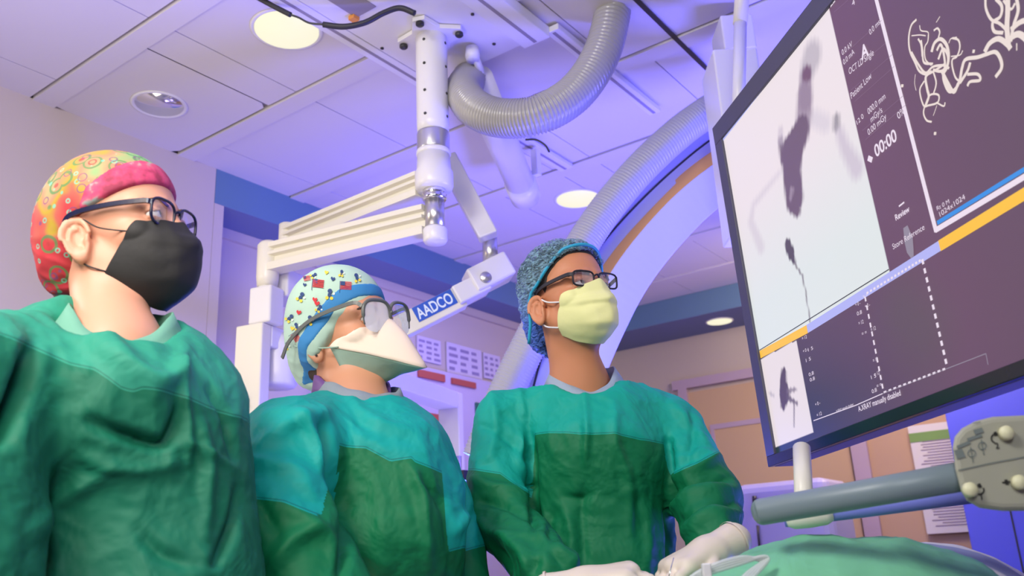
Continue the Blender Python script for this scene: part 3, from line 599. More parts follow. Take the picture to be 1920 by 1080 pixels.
pdm([(1791, 853), (1806, 849)], .011, 0, ic); pdm([(1794, 839), (1818, 829)], .004, 0, ic); pdm([(1813, 825), (1840, 816)], .004, 0, ic); pdm([(1826, 811), (1842, 806)], .006, 0, ic); pdm([(1823, 794), (1838, 791)], .001, 0, ic)
for (x_, y_) in ((1821, 850), (1841, 836)): pdm(circ(x_, y_, 7), .0012, 0, ic); pdm([(x_-2, y_-12), (x_+1, y_+6), (x_+3, y_+17)], .0012, 0, ic)
pdm([(1796, 882), (1860, 868), (1925, 856)], .0014, 0, ic)
for (x_, y_, a0, a1) in ((1866, 822, 100, 280), (1836, 919, -30, 250)):
    pdm(circ(x_, y_, 8, a0, a1), .0018, 1, ic); pdm([(x_-2, y_-12), (x_+2, y_-5)], .004, 1, ic)
pdm([(1822, 932), (1828, 926)], .003, 1, ic); pdm([(1878, 905), (1896, 903)], .0018, 1, ic); pdm([(1885, 899), (1888, 909)], .004, 1, ic); pdm([(1912, 915), (1920, 910)], .0018, 1, ic)
ic.build('pad_symbols', [m_ink, m_ik2], pad)
for s_, x_, y_ in (('2', 1866, 841), ('1', 1837, 937)): text(s_, PF(x_, y_, fP)-FH*.0012, RH, np.array([0, 0, 1.]), .010, m_ik2, pad, 'pad_numeral', bold=.02)
for x_, y_ in ((1883, 813), (1815, 919), (1907, 905)):
    MB().lathe(PF(x_, y_, fP)-FH*.001, [(.009, 0), (.009, .007), (.006, .010), (0, .0105)], axis=-FH, n=24).build('knob', m_kn, pad)

# ---------------------------------------------------------------- back of the room, right
cab = empty('wall_cabinet', PX(1880, 1080, 5.3), 'cabinet tinted blue for the light on it at the far right behind the control pad', 'cabinet')
m_cb = mat('blue_light_tinted_cabinet', (.10, .12, .85), .45)  # blue light on the cabinet is put into its base colour
MB().bb((5.2, -.4, 0), (5.85, .90, .90+CZ)).build('cabinet_body', m_cb, cab, None, .006); MB().bb((5.195, .685, 0), (5.199, .692, .55+CZ)).build('door_gap', m_dark, cab)
po_ = empty('wall_notice', PX(1760, 900, 5.8), 'framed white notice sheet with a green header on the tan panel', 'notice')
y0n, y1n = PX(1815, 790, 5.8)[1], PX(1702, 800, 5.8)[1]; zT = PX(1750, 792, 5.8)[2]; zB = PX(1760, 1000, 5.8)[2]
MB().bb((5.84, y0n-.02, zB), (5.855, y1n+.01, zT)).build('paper', mat('paper', (.74, .72, .74), .7), po_)
pr_ = MB(); pr_.bb((5.836, y0n-.02, zT-.10), (5.839, y1n+.01, zT-.045), 0)
for i in range(34): pr_.bb((5.837, y0n+.03, zB+.04+i*.0165), (5.839, y1n-.03-random.random()*.06, zB+.046+i*.0165), 1)
pr_.build('printing', [mat('green_print', sr(120, 160, 90), .6), mat('grey_lines', sr(150, 135, 160), .6)], po_)
ct = empty('medical_cart', PX(1460, 1000, 4.8), 'rounded blue-white equipment cart behind the table below the screen', 'cart')
ca, cb2 = PX(1372, 910, 4.6), PX(1552, 915, 4.6)
MB().bb((4.6, cb2[1], .2), (5.0, ca[1], ca[2])).build('cart_body', mat('cart_white', (.55, .53, .78), .35), ct, None, .05)
MB().tube([PX(1414, 930, 4.585), PX(1415, 945, 4.585)], .012, 8).build('slot', m_dark, ct); MB().tube([PX(1420, 985, 4.59), PX(1427, 1060, 4.59)], .006, 8).build('door_seam', m_dark, ct)

# ---------------------------------------------------------------- left recess: supply cabinet, notices
sc = empty('supply_cabinet', PY(850, 800, 3.2), 'pale violet supply cabinet with red shelf rails and green labels on the left recess wall', 'cabinet')
m_vio = mat('pale_violet_panel', sr(196, 186, 214), .6); m_red = mat('red_rail', sr(176, 84, 74), .6); m_gn = mat('green_label', sr(50, 110, 96), .6); m_pp = mat('paper_notice', sr(214, 206, 224), .7); m_pt = mat('faint_print', sr(150, 138, 176), .7)
Yc = 3.24
p0, p1 = PY(700, 700, Yc), PY(975, 760, Yc); MB().bb((p0[0]-.3, Yc+.003, .3), (p1[0]+.3, 3.338, PY(850, 700, Yc)[2])).build('cabinet_body', m_vio, sc)
def ystrip(x0, y0, x1, y1, hpx, name, m, off=0.):
    a = PY(x0, y0, Yc-off); b2 = PY(x1, y1, Yc-off); h = hpx*np.linalg.norm(a-np.array([0, 0, CZ]))/FPX; z = (a[2]+b2[2])/2
    MB().bb((a[0], Yc-off-.012, z-h/2), (b2[0], Yc-off+.01, z+h/2)).build(name, m, sc)
ystrip(783, 700, 832, 710, 14, 'shelf_rail', m_red); ystrip(846, 716, 890, 722, 11, 'shelf_rail', m_red); ystrip(760, 772, 775, 775, 14, 'shelf_rail', m_red); ystrip(789, 780, 838, 787, 14, 'shelf_rail', m_red)
for x_, y_ in ((719, 730), (770, 742), (891, 765), (836, 806), (777, 772), (830, 755)): ystrip(x_, y_, x_+7, y_+1, 20, 'label_tag', m_gn)
ystrip(766, 793, 832, 806, 16, 'shelf', m_white, .05); ystrip(768, 830, 840, 842, 5, 'shelf', m_pt); ystrip(745, 740, 825, 757, 3, 'shelf', m_pt)
ystrip(760, 862, 850, 870, 26, 'drawer_front', m_white)
def notice(x0, y0, x1, y1, label):
    a = PY(x0, y0, 3.325); b2 = PY(x1, y1, 3.325); o = empty('wall_notice', ((a[0]+b2[0])/2, 3.33, b2[2]), label, 'notice')
    MB().bb((a[0], 3.328, b2[2]), (b2[0], 3.334, a[2])).build('paper', m_pp, o); pb_ = MB(); w_ = b2[0]-a[0]; h_ = a[2]-b2[2]
    for i in range(4):
        for j in range(3): pb_.bb((a[0]+w_*(.06+.32*j), 3.3255, b2[2]+h_*(.1+.22*i)), (a[0]+w_*(.06+.32*j+random.uniform(.12, .26)), 3.3275, b2[2]+h_*(.1+.22*i+.1)))
    pb_.build('printing', m_pt, o)
notice(783, 628, 828, 684, 'small pale notice sheet on the wall just right of the duckbill mask'); notice(838, 640, 905, 712, 'wide pale notice sheet with rows of print nearer the corrugated hose'); notice(907, 660, 940, 715, 'narrow pale notice sheet beside the corrugated hose')
ip = empty('drip_stand', PF(862, 980, 3.3), 'thin chrome drip stand between the middle and right persons', 'drip stand')
MB().tube([PF(860, 855, 3.2), PF(866, 1080, 3.2)], .010, 12).build('pole', m_chrome, ip); MB().box(PF(868, 892, 3.2), (.04, .04, .035)).build('clamp', m_dark, ip)
MB().lathe(PF(826, 858, 3.4), [(0, -.01), (.012, 0), (0, .01)], n=12).build('lamp_bead', m_lamp, ip)
hf = bpy.data.objects['hanging_equipment_frame']
sm_ = MB().tube([PF(455, 742, 2.83), PF(432, 736, 2.80), PF(405, 733, 2.78)], .006, 8).build('side_arm', m_chrome, hf); MB().lathe(PF(438, 752, 2.79), [(0, -.014), (.018, -.008), (.02, .004), (.008, .018), (0, .02)], n=20).build('arm_head', m_chrome, sm_)
MB().lathe(PF(434, 738, 2.78), [(0, -.012), (.010, -.01), (.010, .012), (0, .014)], n=12).build('knob', m_dark, sm_)

# ================================================================ people
GO = np.array([RH, FH, [0, 0, 1.]])          # world -> G rotation
def cloth(name, up, lo, bump=1.):
    m = bpy.data.materials.new(name); m.use_nodes = True; nt = m.node_tree; b = nt.nodes['Principled BSDF']; N = nt.nodes.new; Lk = nt.links.new
    b.inputs['Roughness'].default_value = .62; b.inputs['Sheen Weight'].default_value = 0.; b.inputs['Specular IOR Level'].default_value = .3
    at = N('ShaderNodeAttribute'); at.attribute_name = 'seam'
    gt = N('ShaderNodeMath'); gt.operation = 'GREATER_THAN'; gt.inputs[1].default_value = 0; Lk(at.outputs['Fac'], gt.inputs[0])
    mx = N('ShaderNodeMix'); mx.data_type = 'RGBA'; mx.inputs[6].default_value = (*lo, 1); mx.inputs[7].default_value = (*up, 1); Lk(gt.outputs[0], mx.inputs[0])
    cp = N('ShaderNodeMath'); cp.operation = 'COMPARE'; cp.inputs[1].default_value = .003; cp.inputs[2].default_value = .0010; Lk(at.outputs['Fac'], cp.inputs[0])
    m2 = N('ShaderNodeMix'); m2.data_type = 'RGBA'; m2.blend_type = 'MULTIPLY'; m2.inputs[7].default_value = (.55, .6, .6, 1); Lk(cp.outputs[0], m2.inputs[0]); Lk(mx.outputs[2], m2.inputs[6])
    tc = N('ShaderNodeTexCoord'); n1 = N('ShaderNodeTexNoise'); n1.inputs['Scale'].default_value = 14; n1.inputs['Detail'].default_value = 3; n1.inputs['Distortion'].default_value = .35; n1.inputs['Roughness'].default_value = .5
    Lk(tc.outputs['Object'], n1.inputs['Vector'])
    vo = N('ShaderNodeTexNoise'); vo.noise_type = 'RIDGED_MULTIFRACTAL'; vo.inputs['Scale'].default_value = 7; vo.inputs['Detail'].default_value = 1; vo.inputs['Distortion'].default_value = .3; Lk(tc.outputs['Object'], vo.inputs['Vector'])
    ad = N('ShaderNodeMath'); ad.operation = 'MULTIPLY_ADD'; ad.inputs[1].default_value = .35; Lk(vo.outputs['Fac'], ad.inputs[0]); Lk(n1.outputs['Fac'], ad.inputs[2])
    bp = N('ShaderNodeBump'); bp.inputs['Strength'].default_value = .6*bump; bp.inputs['Distance'].default_value = .02; Lk(ad.outputs[0], bp.inputs['Height']); Lk(bp.outputs['Normal'], b.inputs['Normal'])
    Lk(m2.outputs[2], b.inputs['Base Color']); return m
def skin(name, c):
    m = mat(name, c, .48, bump=(180, .12, .001), spec=.4); b = m.node_tree.nodes['Principled BSDF']; b.inputs['Subsurface Weight'].default_value = .12; b.inputs['Subsurface Radius'].default_value = (.01, .004, .002); b.inputs['Subsurface Scale'].default_value = .6; return m
def pix(W_):
    c = (W_-np.array([0, 0, CZ]))@M; return np.stack([960+FPX*c[:, 0]/c[:, 2], 540+FPX*c[:, 1]/c[:, 2]], 1)
def head_local(p):
    ax = np.abs(p[..., 1]); q = np.stack([p[..., 0], ax, p[..., 2]], -1)
    d = s_ell(q, (-.015, 0, .038), (.098, .076, .087))
    d = smin(d, s_ell(q, (.028, 0, -.02), (.064, .062, .088)), .03)
    d = smin(d, s_ell(q, (.035, 0, -.072), (.054, .048, .042)), .02)
    d = smin(d, s_cap(q, (-.012, .056, -.05), (.06, .02, -.102), .018, .014), .02)
    d = smin(d, s_ell(q, (.083, 0, -.101), (.018, .02, .015)), .015)
    d = smin(d, s_cap(q, (.081, .010, .020), (.066, .050, .016), .011, .010), .014)
    d = smin(d, s_ell(q, (.060, .045, -.032), (.026, .022, .02)), .018)
    d = smax(d, -s_ell(q, (.104, .033, -.001), (.022, .019, .013)), .012)
    d = smin(d, s_cap(q, (.093, 0, .004), (.112, 0, -.036), .0075, .0105), .012)
    d = smin(d, s_ell(q, (.103, .011, -.041), (.010, .008, .007)), .006)
    d = smin(d, s_ell(q, (.093, .0, -.068), (.010, .024, .0055)), .006); d = smin(d, s_ell(q, (.091, 0, -.079), (.011, .020, .006)), .006)
    # eyelids around the eyeball, open slit
    lid = np.abs(np.linalg.norm(q-np.array([.0805, .0325, -.001]), axis=-1)-.0135)-.0014
    slit = np.abs(q[..., 2]+.001)-(.0058-np.abs(ax-.0325)*.28); slit = np.maximum(slit, -(q[..., 0]-.07))
    d = smax(d, -(np.linalg.norm(q-np.array([.0805, .0325, -.001]), axis=-1)-.0125), .001)
    d = smin(d, np.maximum(lid, -slit), .003)
    # ear
    e0 = np.array([-.014, .077, -.033]); u = q-e0; ca, sa = math.cos(.22), math.sin(.22)
    ex = u[..., 0]*ca+u[..., 2]*sa; ez = -u[..., 0]*sa+u[..., 2]*ca; ey = u[..., 1]-.002-np.maximum(-ex+.006, 0)*.55
    w = np.where(ez > 0, 1., 1.25)
    rr = np.sqrt((ex/.0185*w)**2+(ez/.030)**2); ring = np.sqrt(((rr-1)*.018)**2+ey**2)-.0038
    plate = np.maximum(np.abs(ey+.0055)-.0022, (rr-1)*.018)
    anti = np.sqrt(((np.sqrt((ex/.0095)**2+((ez+.002)/.018)**2)-1)*.011)**2+(ey+.001)**2)-.0028; anti = np.where(ex > .004, .05, anti)
    ear = smin(ring, plate, .003); ear = smin(ear, anti, .003); ear = smin(ear, s_ell(u, (.002, .004, -.029), (.009, .005, .009)), .005); ear = smin(ear, s_ell(u, (.012, .001, -.006), (.004, .004, .006)), .004)
    d = smin(d, ear, .006)
    return d
class Person:
    def __init__(s, label, tW, fwd, up, scale=1.):
        fwd = norm(fwd); up = np.array(up, float); up = norm(up-(up@fwd)*fwd); lf = np.cross(up, fwd); s.Rw = np.array([fwd, lf, up]).T
        s.R = GO@s.Rw; s.t = WG(np.array(tW)+np.array([0, 0, CZ])); s.sc = scale; s.label = label
    def w(s, l): return GW(s.t+(s.R@(np.asarray(l, float)*s.sc)))
    def wl(s, Ls): return [s.w(l) for l in Ls]
    def loc(s, p): return ((p-s.t)@s.R)/s.sc
    def root(s, z=0.): 
        r = s.t.copy(); w = GW(r); s.e = empty('person', (w[0], w[1], 0), s.label, 'person'); return s.e
def body(P, prims, lo, hi, m, res=.0026):
    def fn(p):
        d = head_local(P.loc(p))*P.sc
        for a, b, ra, rb, k in prims: d = smin(d, s_cap(p, a, b, ra, rb), k)
        return d
    V, F = surface_nets(fn, lo, hi, res); V = relax(V, F, 1, .4)
    lab = np.arange(len(V)); e_ = np.concatenate([F[:, [i, (i+1) % 4]] for i in range(4)])
    for _ in range(400):
        old = lab.copy(); np.minimum.at(lab, e_[:, 0], lab[e_[:, 1]]); np.minimum.at(lab, e_[:, 1], lab[e_[:, 0]]); lab = lab[lab]
        if (old == lab).all(): break
    big = np.bincount(lab).argmax(); kp = lab == big; F = F[kp[F[:, 0]]]; nw = np.cumsum(kp)-1; V = V[kp]; F = nw[F]
    return link('body', np_mesh('body', GW(V), F), m, P.e)
def local_sdf(P, fn, lo, hi, res, name, m, disp_=None, rel=1, parent=None, attr=None):
    V, F = surface_nets(fn, lo, hi, res); V = relax(V, F, rel, .5)
    if disp_ is not None: V = V+vnormals(V, F)*disp_(V)[:, None]
    me = np_mesh(name, GW(P.t+(V*P.sc)@P.R.T), F)
    if attr is not None:
        a = me.attributes.new('seam', 'FLOAT', 'POINT'); a.data.foreach_set('value', attr(V).astype(np.float32))
    uvw = me.attributes.new('hl', 'FLOAT_VECTOR', 'POINT'); uvw.data.foreach_set('vector', V.astype(np.float32).ravel())
    return link(name, me, m, parent or P.e)
def eyes(P, gaze, iris=(.10, .06, .03)):
    mw_ = P.e.get('x'); m1 = mat('eye_white', (.75, .73, .72), .15); m2 = mat('iris', iris, .15); m3 = mat('pupil', (.01, .01, .01), .1)
    for sy in (1, -1):
        c = P.w((.0805, sy*.0325, -.001)); ax = norm(P.Rw@norm(np.array(gaze))); r = .0124*P.sc; b = MB()
        def arc(a0, a1, n): return [(r*math.sin(math.radians(a0+(a1-a0)*i/n))+1e-7, r*math.cos(math.radians(a0+(a1-a0)*i/n))) for i in range(n+1)]
        b.lathe(c, arc(.01, 11, 3), ax, 24, 2); b.lathe(c, arc(11, 28, 3), ax, 24, 1); b.lathe(c, arc(28, 179.9, 14), ax, 24, 0); b.build('eye', [m1, m2, m3], P.e)
def glasses(P, hw, hh, cx, cy, cz, r, m, lens_m, name='eyeglasses', temple=None, tr=.0026, rake=.12, expo=4, temple_flat=None):
    fr = MB(); rimtop = name == 'safety_glasses'
    for sy in (1, -1):
        c0 = np.array([cx, sy*cy, cz]); pts = []
        for k in range(48):
            a = 2*math.pi*k/48; ca, sa = math.cos(a), math.sin(a); rr = (abs(ca)**expo+abs(sa)**expo)**(-1/expo); y = hw*rr*ca*sy; z = hh*rr*sa*(1-.12*(ca < 0)*(sa < 0))
            pts.append(c0+np.array([-(abs(y)*0+ (y*sy+hw)**2*1.6)+z*rake, y, z]))
        if rimtop: fr.tube(P.wl(pts[-4:]+pts[:29]), [r*.5*P.sc]*4+[r*1.25*P.sc]*25+[r*.5*P.sc]*4, 8)
        else: fr.tube(P.wl(pts), r, 8, closed=True)
    inner = cy-hw
    br = [(cx+.001, -inner, cz+.007), (cx+.005, 0, cz+.010), (cx+.001, inner, cz+.007)]; fr.tube(spline(P.wl(br), 9), r, 8)
    o = fr.build(name, m, P.e)
    for sy in (1, -1):
        c0 = np.array([cx, sy*cy, cz]); V = [c0]; pts = []
        for k in range(48):
            a = 2*math.pi*k/48; ca, sa = math.cos(a), math.sin(a); rr = (abs(ca)**expo+abs(sa)**expo)**(-1/expo); y = hw*rr*ca*sy; z = hh*rr*sa*(1-.12*(ca < 0)*(sa < 0)); pts.append(c0+np.array([-((y*sy+hw)**2*1.6)+z*rake, y, z]))
        V[0] = c0+np.array([-(hw**2)*1.6+.0015, 0, 0]); V = P.wl(V+pts); F = [(0, 1+k, 1+(k+1) % 48) for k in range(48)]
        b = MB(); b.add(V, F, 0, True); b.build('lens', (m_gog2 if (rimtop and sy < 0) else lens_m), o)
        xo = cx-(2*hw)**2*1.6; T = temple or [(xo, cy+hw-.001, cz+hh*.45), (xo-.02, cy+hw+.008, cz+hh*.5), (-.0, .081, .004), (-.03, .083, -.008)]
        b = MB(); b.tube(spline(P.wl([(x, sy*y, z) for x, y, z in T]), 24), [tr*P.sc]*24, 8, prof=temple_flat); b.build('temple', m, o)
    return o
def push(V, gap=.003):
    for _ in range(4):
        d = head_local(V); gr = np.stack([(head_local(V+e_)-head_local(V-e_))/.002 for e_ in np.eye(3)*.001], -1); gr /= np.linalg.norm(gr, axis=1)[:, None]+1e-9
        V = V+gr*np.maximum(gap-d, 0)[:, None]
    return V
def mask_grid(P, top, mid, bot, m, name, nu=41, nv=33, pleat=0., pw=2.0, noise=.0012, thick=.0018, zp=1.7):
    # top/mid/bot: rows (x_mid, z_mid, x_side, y_side, z_side)
    rows = np.array([top]+list(mid)+[bot], float); V = []
    for j in range(nv):
        t = j/(nv-1)*(len(rows)-1); k = min(int(t), len(rows)-2); tt = t-k; zq = zp+(1.7-zp)*min(t, 1.); P0 = rows[max(k-1, 0)]; P1 = rows[k]; P2 = rows[k+1]; P3 = rows[min(k+2, len(rows)-1)]
        r = .5*((2*P1)+(-P0+P2)*tt+(2*P0-5*P1+4*P2-P3)*tt**2+(-P0+3*P1-3*P2+P3)*tt**3)
        for i in range(nu):
            u = -1+2*i/(nu-1); au = abs(u); f = au**pw
            x = r[0]+(r[2]-r[0])*f; z = r[1]+(r[4]-r[1])*(au**zq); y = r[3]*math.sin(u*math.pi/2*.92)/math.sin(math.pi/2*.92)
            V.append((x, y, z))
    V = np.array(V); V[:, 0] += wav(V, 70)*noise*2; V[:, 2] += wav(V+1, 55)*noise
    if pleat:
        jj = np.repeat(np.arange(nv)/(nv-1), nu); uu_ = np.abs(np.tile(np.linspace(-1, 1, nu), nv)); V[:, 0] += pleat*np.where((jj*2.6) % 1 < .82, (jj*2.6) % 1, 4.5*(1-(jj*2.6) % 1))*(1-uu_**2*.8)*(jj > .2)*(jj < .9)
    V = push(V); W_ = P.wl(V); F = [(j*nu+i, j*nu+i+1, (j+1)*nu+i+1, (j+1)*nu+i) for j in range(nv-1) for i in range(nu-1)]
    o = link(name, mesh(name, W_, F), m, P.e); so = o.modifiers.new('thick', 'SOLIDIFY'); so.thickness = thick; so.offset = 0; sb = o.modifiers.new('sub', 'SUBSURF'); sb.levels = 1; sb.render_levels = 1
    return o
def gown(P, prims, lo, hi, m, seam, folds, res=.0048, cr=.0056, subs=(), nz=1.):
    def fn(p):
        d = None
        for a, b, ra, rb, fl, k in prims:
            q = s_cap(p, a, b, ra, rb, fl); d = q if d is None else smin(d, q, k)
        for c_, r_, k in subs: d = smax(d, -s_ell(p, c_, r_), k)
        return d
    V, F = surface_nets(fn, lo, hi, res); V = relax(V, F, 2, .5); N = vnormals(V, F)
    X = pix(GW(V)); view = norm([0, 0, 0]) if False else None
    vd = V/np.linalg.norm(V, axis=1)[:, None]; front = np.clip(-(N*vd).sum(1)*3+.4, 0, 1)
    D = cr*(crumple(V*np.array([1, 1, .55]), 17)*.9+crumple(V, 44)*.35)*nz
    for Lp, amp, w in folds:
        Q = np.array(Lp, float)
        if len(Q) > 2: Q = np.array(spline([np.array([*q, 0]) for q in Q], len(Q)*5))[:, :2]
        dm = np.full(len(V), 1e9); tt = np.zeros(len(V)); n = len(Q)-1
        for i in range(n):
            a, b = Q[i], Q[i+1]; ab = b-a; t = np.clip(((X-a)@ab)/(ab@ab+1e-9), 0, 1); dd = np.linalg.norm(X-a-t[:, None]*ab, axis=1); c_ = dd < dm; dm[c_] = dd[c_]; tt[c_] = (i+t[c_])/n
        D += 2.1*amp*np.exp(-(dm/w)**2)*np.sin(np.clip(tt*.9+.05, 0, 1)*math.pi)**.5*front
    V = V+N*D[:, None]
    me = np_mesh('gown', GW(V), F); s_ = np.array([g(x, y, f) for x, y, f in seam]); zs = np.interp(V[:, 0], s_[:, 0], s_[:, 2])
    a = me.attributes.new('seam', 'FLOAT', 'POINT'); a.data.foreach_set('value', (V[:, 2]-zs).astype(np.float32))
    return link('gown', me, m, P.e)
def collar(P, c, a, b, yaw, h, out, dip, m, name='collar', back=.0, parent=None, th=.003, start=None):
    n = 64; V = []; rows = 4
    for j in range(rows):
        t = j/(rows-1)
        for i in range(n):
            th_ = 2*math.pi*i/n; ca, sa = math.cos(th_), math.sin(th_); fr_ = max(0, -sa)**1.6
            x = (a+out*t)*ca; y = (b+out*t)*sa*(1+.0*fr_); z = -dip*fr_+back*max(0, sa)-h*t+.0015*math.sin(9*th_+t*3)
            cy_, sy_ = math.cos(yaw), math.sin(yaw)
            V.append((c[0]+x*cy_-y*sy_, c[1]+x*sy_+y*cy_-0.012*fr_, c[2]+z))
    F = [(j*n+i, j*n+(i+1) % n, (j+1)*n+(i+1) % n, (j+1)*n+i) for j in range(rows-1) for i in range(n)]
    o = link(name, mesh(name, GW(np.array(V)), F), m, parent or P.e); so = o.modifiers.new('t', 'SOLIDIFY'); so.thickness = th; return o
def tubeL(P, L_, r, name, m, n=20, parent=None, sides=8): return MB().tube(spline(P.wl(L_), n), r, sides).build(name, m, parent or P.e)
def cut_line(pts):
    pts = sorted(pts); xs_ = [p[0] for p in pts]; zs_ = [p[1] for p in pts]; return lambda p: -(p[..., 2]-np.interp(p[..., 0], xs_, zs_))*.7

m_lens = bpy.data.materials.new('clear_lens'); m_lens.use_nodes = True; nt = m_lens.node_tree
for n_ in list(nt.nodes): nt.nodes.remove(n_)
def lens_mat(nt, tcol, gcol, fac, rough=.05, diff=0.):
    N = nt.nodes.new; o_ = N('ShaderNodeOutputMaterial'); t = N('ShaderNodeBsdfTransparent'); t.inputs[0].default_value = (*tcol, 1); gl = N('ShaderNodeBsdfGlossy'); gl.inputs[0].default_value = (*gcol, 1); gl.inputs['Roughness'].default_value = rough
    mx = N('ShaderNodeMixShader'); mx.inputs[0].default_value = fac; nt.links.new(t.outputs[0], mx.inputs[1]); nt.links.new(gl.outputs[0], mx.inputs[2])
    if diff:
        df = N('ShaderNodeBsdfDiffuse'); df.inputs[0].default_value = (.9, .88, .95, 1); m2 = N('ShaderNodeMixShader'); m2.inputs[0].default_value = diff; nt.links.new(mx.outputs[0], m2.inputs[1]); nt.links.new(df.outputs[0], m2.inputs[2]); nt.links.new(m2.outputs[0], o_.inputs[0])  # white diffuse share stands in for glare on the goggle lenses
    else: nt.links.new(mx.outputs[0], o_.inputs[0])
lens_mat(nt, (.93, .93, .97), (.8, .8, 1), .16)
m_gog = bpy.data.materials.new('shiny_goggle_lens'); m_gog.use_nodes = True
for n_ in list(m_gog.node_tree.nodes): m_gog.node_tree.nodes.remove(n_)
lens_mat(m_gog.node_tree, (.90, .92, 1), (.8, .85, 1), .3, .05, .10)

m_gog2 = bpy.data.materials.new('painted_glare_goggle_lens'); m_gog2.use_nodes = True
for n_ in list(m_gog2.node_tree.nodes): m_gog2.node_tree.nodes.remove(n_)
lens_mat(m_gog2.node_tree, (.95, .95, .98), (1, .98, 1), .6, .12, .62)  # near lens: bright reflection put in as white diffuse colour
# ---------------- person on the left
P1 = Person('person on the left in green gown with multicoloured ring-print cap and black mask looking right', (.6933*.985, 1.2553*.985, .546*.985), (.40, -.91, .06), (-.09, .0, .996), .985)
P1.root(); nb1 = g(222, 668, 1.22)
body(P1, [(P1.t+P1.R@np.array([-.028, 0, -.06]), nb1, .052, .053, .03), (nb1, nb1+np.array([0, .02, -.12]), .055, .10, .05)], P1.t-np.array([.14, .15, .36]), P1.t+np.array([.15, .15, .15]), skin('fair_skin', sr(222, 164, 138)))
for sy in (1, -1): tubeL(P1, [(.094, sy*.014, .018), (.090, sy*.033, .025), (.072, sy*.054, .017)], .0022, 'eyebrow', mat('brown_brow', (.12, .06, .03), .7), 12)
eyes(P1, (.93, .25, .25), (.10, .12, .13))
ln1 = [(-.16, -.10), (-.055, -.095), (-.042, -.07), (-.036, -.02), (-.02, .006), (0, .014), (.03, .028), (.07, .05), (.11, .066)]
def cap1(q):
    d = s_ell(q, (-.02, 0, .040), (.108, .085, .094)); d = smin(d, s_ell(q, (-.078, 0, -.025), (.052, .066, .082)), .05)
    return smax(d, cut_line(ln1)(q), .006)
# procedural batik print
def batik():
    m = bpy.data.materials.new('batik_ring_print'); m.use_nodes = True; nt = m.node_tree; b = nt.nodes['Principled BSDF']; N = nt.nodes.new; Lk = nt.links.new; b.inputs['Roughness'].default_value = .75
    at = N('ShaderNodeAttribute'); at.attribute_name = 'hl'
    n1 = N('ShaderNodeTexNoise'); n1.inputs['Scale'].default_value = 11; n1.inputs['Detail'].default_value = 2; Lk(at.outputs['Vector'], n1.inputs['Vector'])
    sx = N('ShaderNodeSeparateXYZ'); Lk(at.outputs['Vector'], sx.inputs[0])
    ma = N('ShaderNodeMath'); ma.operation = 'MULTIPLY_ADD'; ma.inputs[1].default_value = 2.6; Lk(sx.outputs['Z'], ma.inputs[0]); Lk(n1.outputs['Fac'], ma.inputs[2])
    r1 = N('ShaderNodeValToRGB'); e = r1.color_ramp.elements; e[0].position = .25; e[0].color = (*sr(186, 44, 62), 1); e[1].position = .80; e[1].color = (*sr(128, 172, 116), 1)
    for p_, c_ in ((.42, (196, 58, 66)), (.52, (184, 92, 80)), (.575, (176, 150, 44)), (.66, (200, 130, 104))): x = r1.color_ramp.elements.new(p_); x.color = (*sr(*c_), 1)
    Lk(ma.outputs[0], r1.inputs[0])
    n2 = N('ShaderNodeTexNoise'); n2.inputs['Scale'].default_value = 45; Lk(at.outputs['Vector'], n2.inputs['Vector'])
    def rings(scale, lo, hi, colr, prev, jit=0.):
        v = N('ShaderNodeTexVoronoi'); v.inputs['Scale'].default_value = scale; v.inputs['Randomness'].default_value = .75
        mv = N('ShaderNodeVectorMath'); mv.operation = 'ADD'; mv.inputs[1].default_value = (jit, jit*.7, 0); Lk(at.outputs['Vector'], mv.inputs[0]); Lk(mv.outputs[0], v.inputs['Vector'])
        w = N('ShaderNodeMath'); w.operation = 'MULTIPLY_ADD'; w.inputs[1].default_value = .12; Lk(n2.outputs['Fac'], w.inputs[0]); Lk(v.outputs['Distance'], w.inputs[2])
        c = N('ShaderNodeValToRGB'); c.color_ramp.interpolation = 'EASE'; el = c.color_ramp.elements; el[0].position = lo; el[0].color = (0, 0, 0, 1); el[1].position = hi+.03; el[1].color = (0, 0, 0, 1)
        k1 = el.new(lo+.03); k1.color = (1, 1, 1, 1); k2 = el.new(hi); k2.color = (1, 1, 1, 1); Lk(w.outputs[0], c.inputs[0])
        mx = N('ShaderNodeMix'); mx.data_type = 'RGBA'; sc_ = N('ShaderNodeMath'); sc_.operation = 'MULTIPLY'; sc_.inputs[1].default_value = .8; Lk(c.outputs[0], sc_.inputs[0]); Lk(sc_.outputs[0], mx.inputs[0]); Lk(prev, mx.inputs[6])
        if colr is None: Lk(v.outputs['Color'], mx.inputs[7])
        else: mx.inputs[7].default_value = (*colr, 1)
        return mx.outputs[2]
    c0 = r1.outputs[0]
    c0 = rings(26, .36, .46, sr(70, 130, 80), c0); c0 = rings(26, .17, .24, sr(170, 60, 60), c0); c0 = rings(26, .0, .10, sr(110, 170, 60), c0)
    c0 = rings(48, .16, .26, sr(110, 190, 170), c0, .31); c0 = rings(34, .25, .31, sr(120, 70, 120), c0, .77)
    Lk(c0, b.inputs['Base Color']); return m
m_bat = batik()
cp1 = local_sdf(P1, cap1, (-.17, -.12, -.13), (.12, .12, .16), .0034, 'surgical_cap', m_bat, lambda V: .0022*crumple(V, 48)*np.clip((-V[:, 2]+.03)*14, .15, 1.6), 1)
def band1(q):
    d = s_ell(q, (-.02, 0, .040), (.1105, .0865, .0965)); d = smax(d, cut_line(ln1)(q), .004)
    top = (q[..., 2]-np.interp(q[..., 0], [-.03, .0, .06, .12], [-.03, .045, .098, .112]))*.8; return smax(d, top, .004)
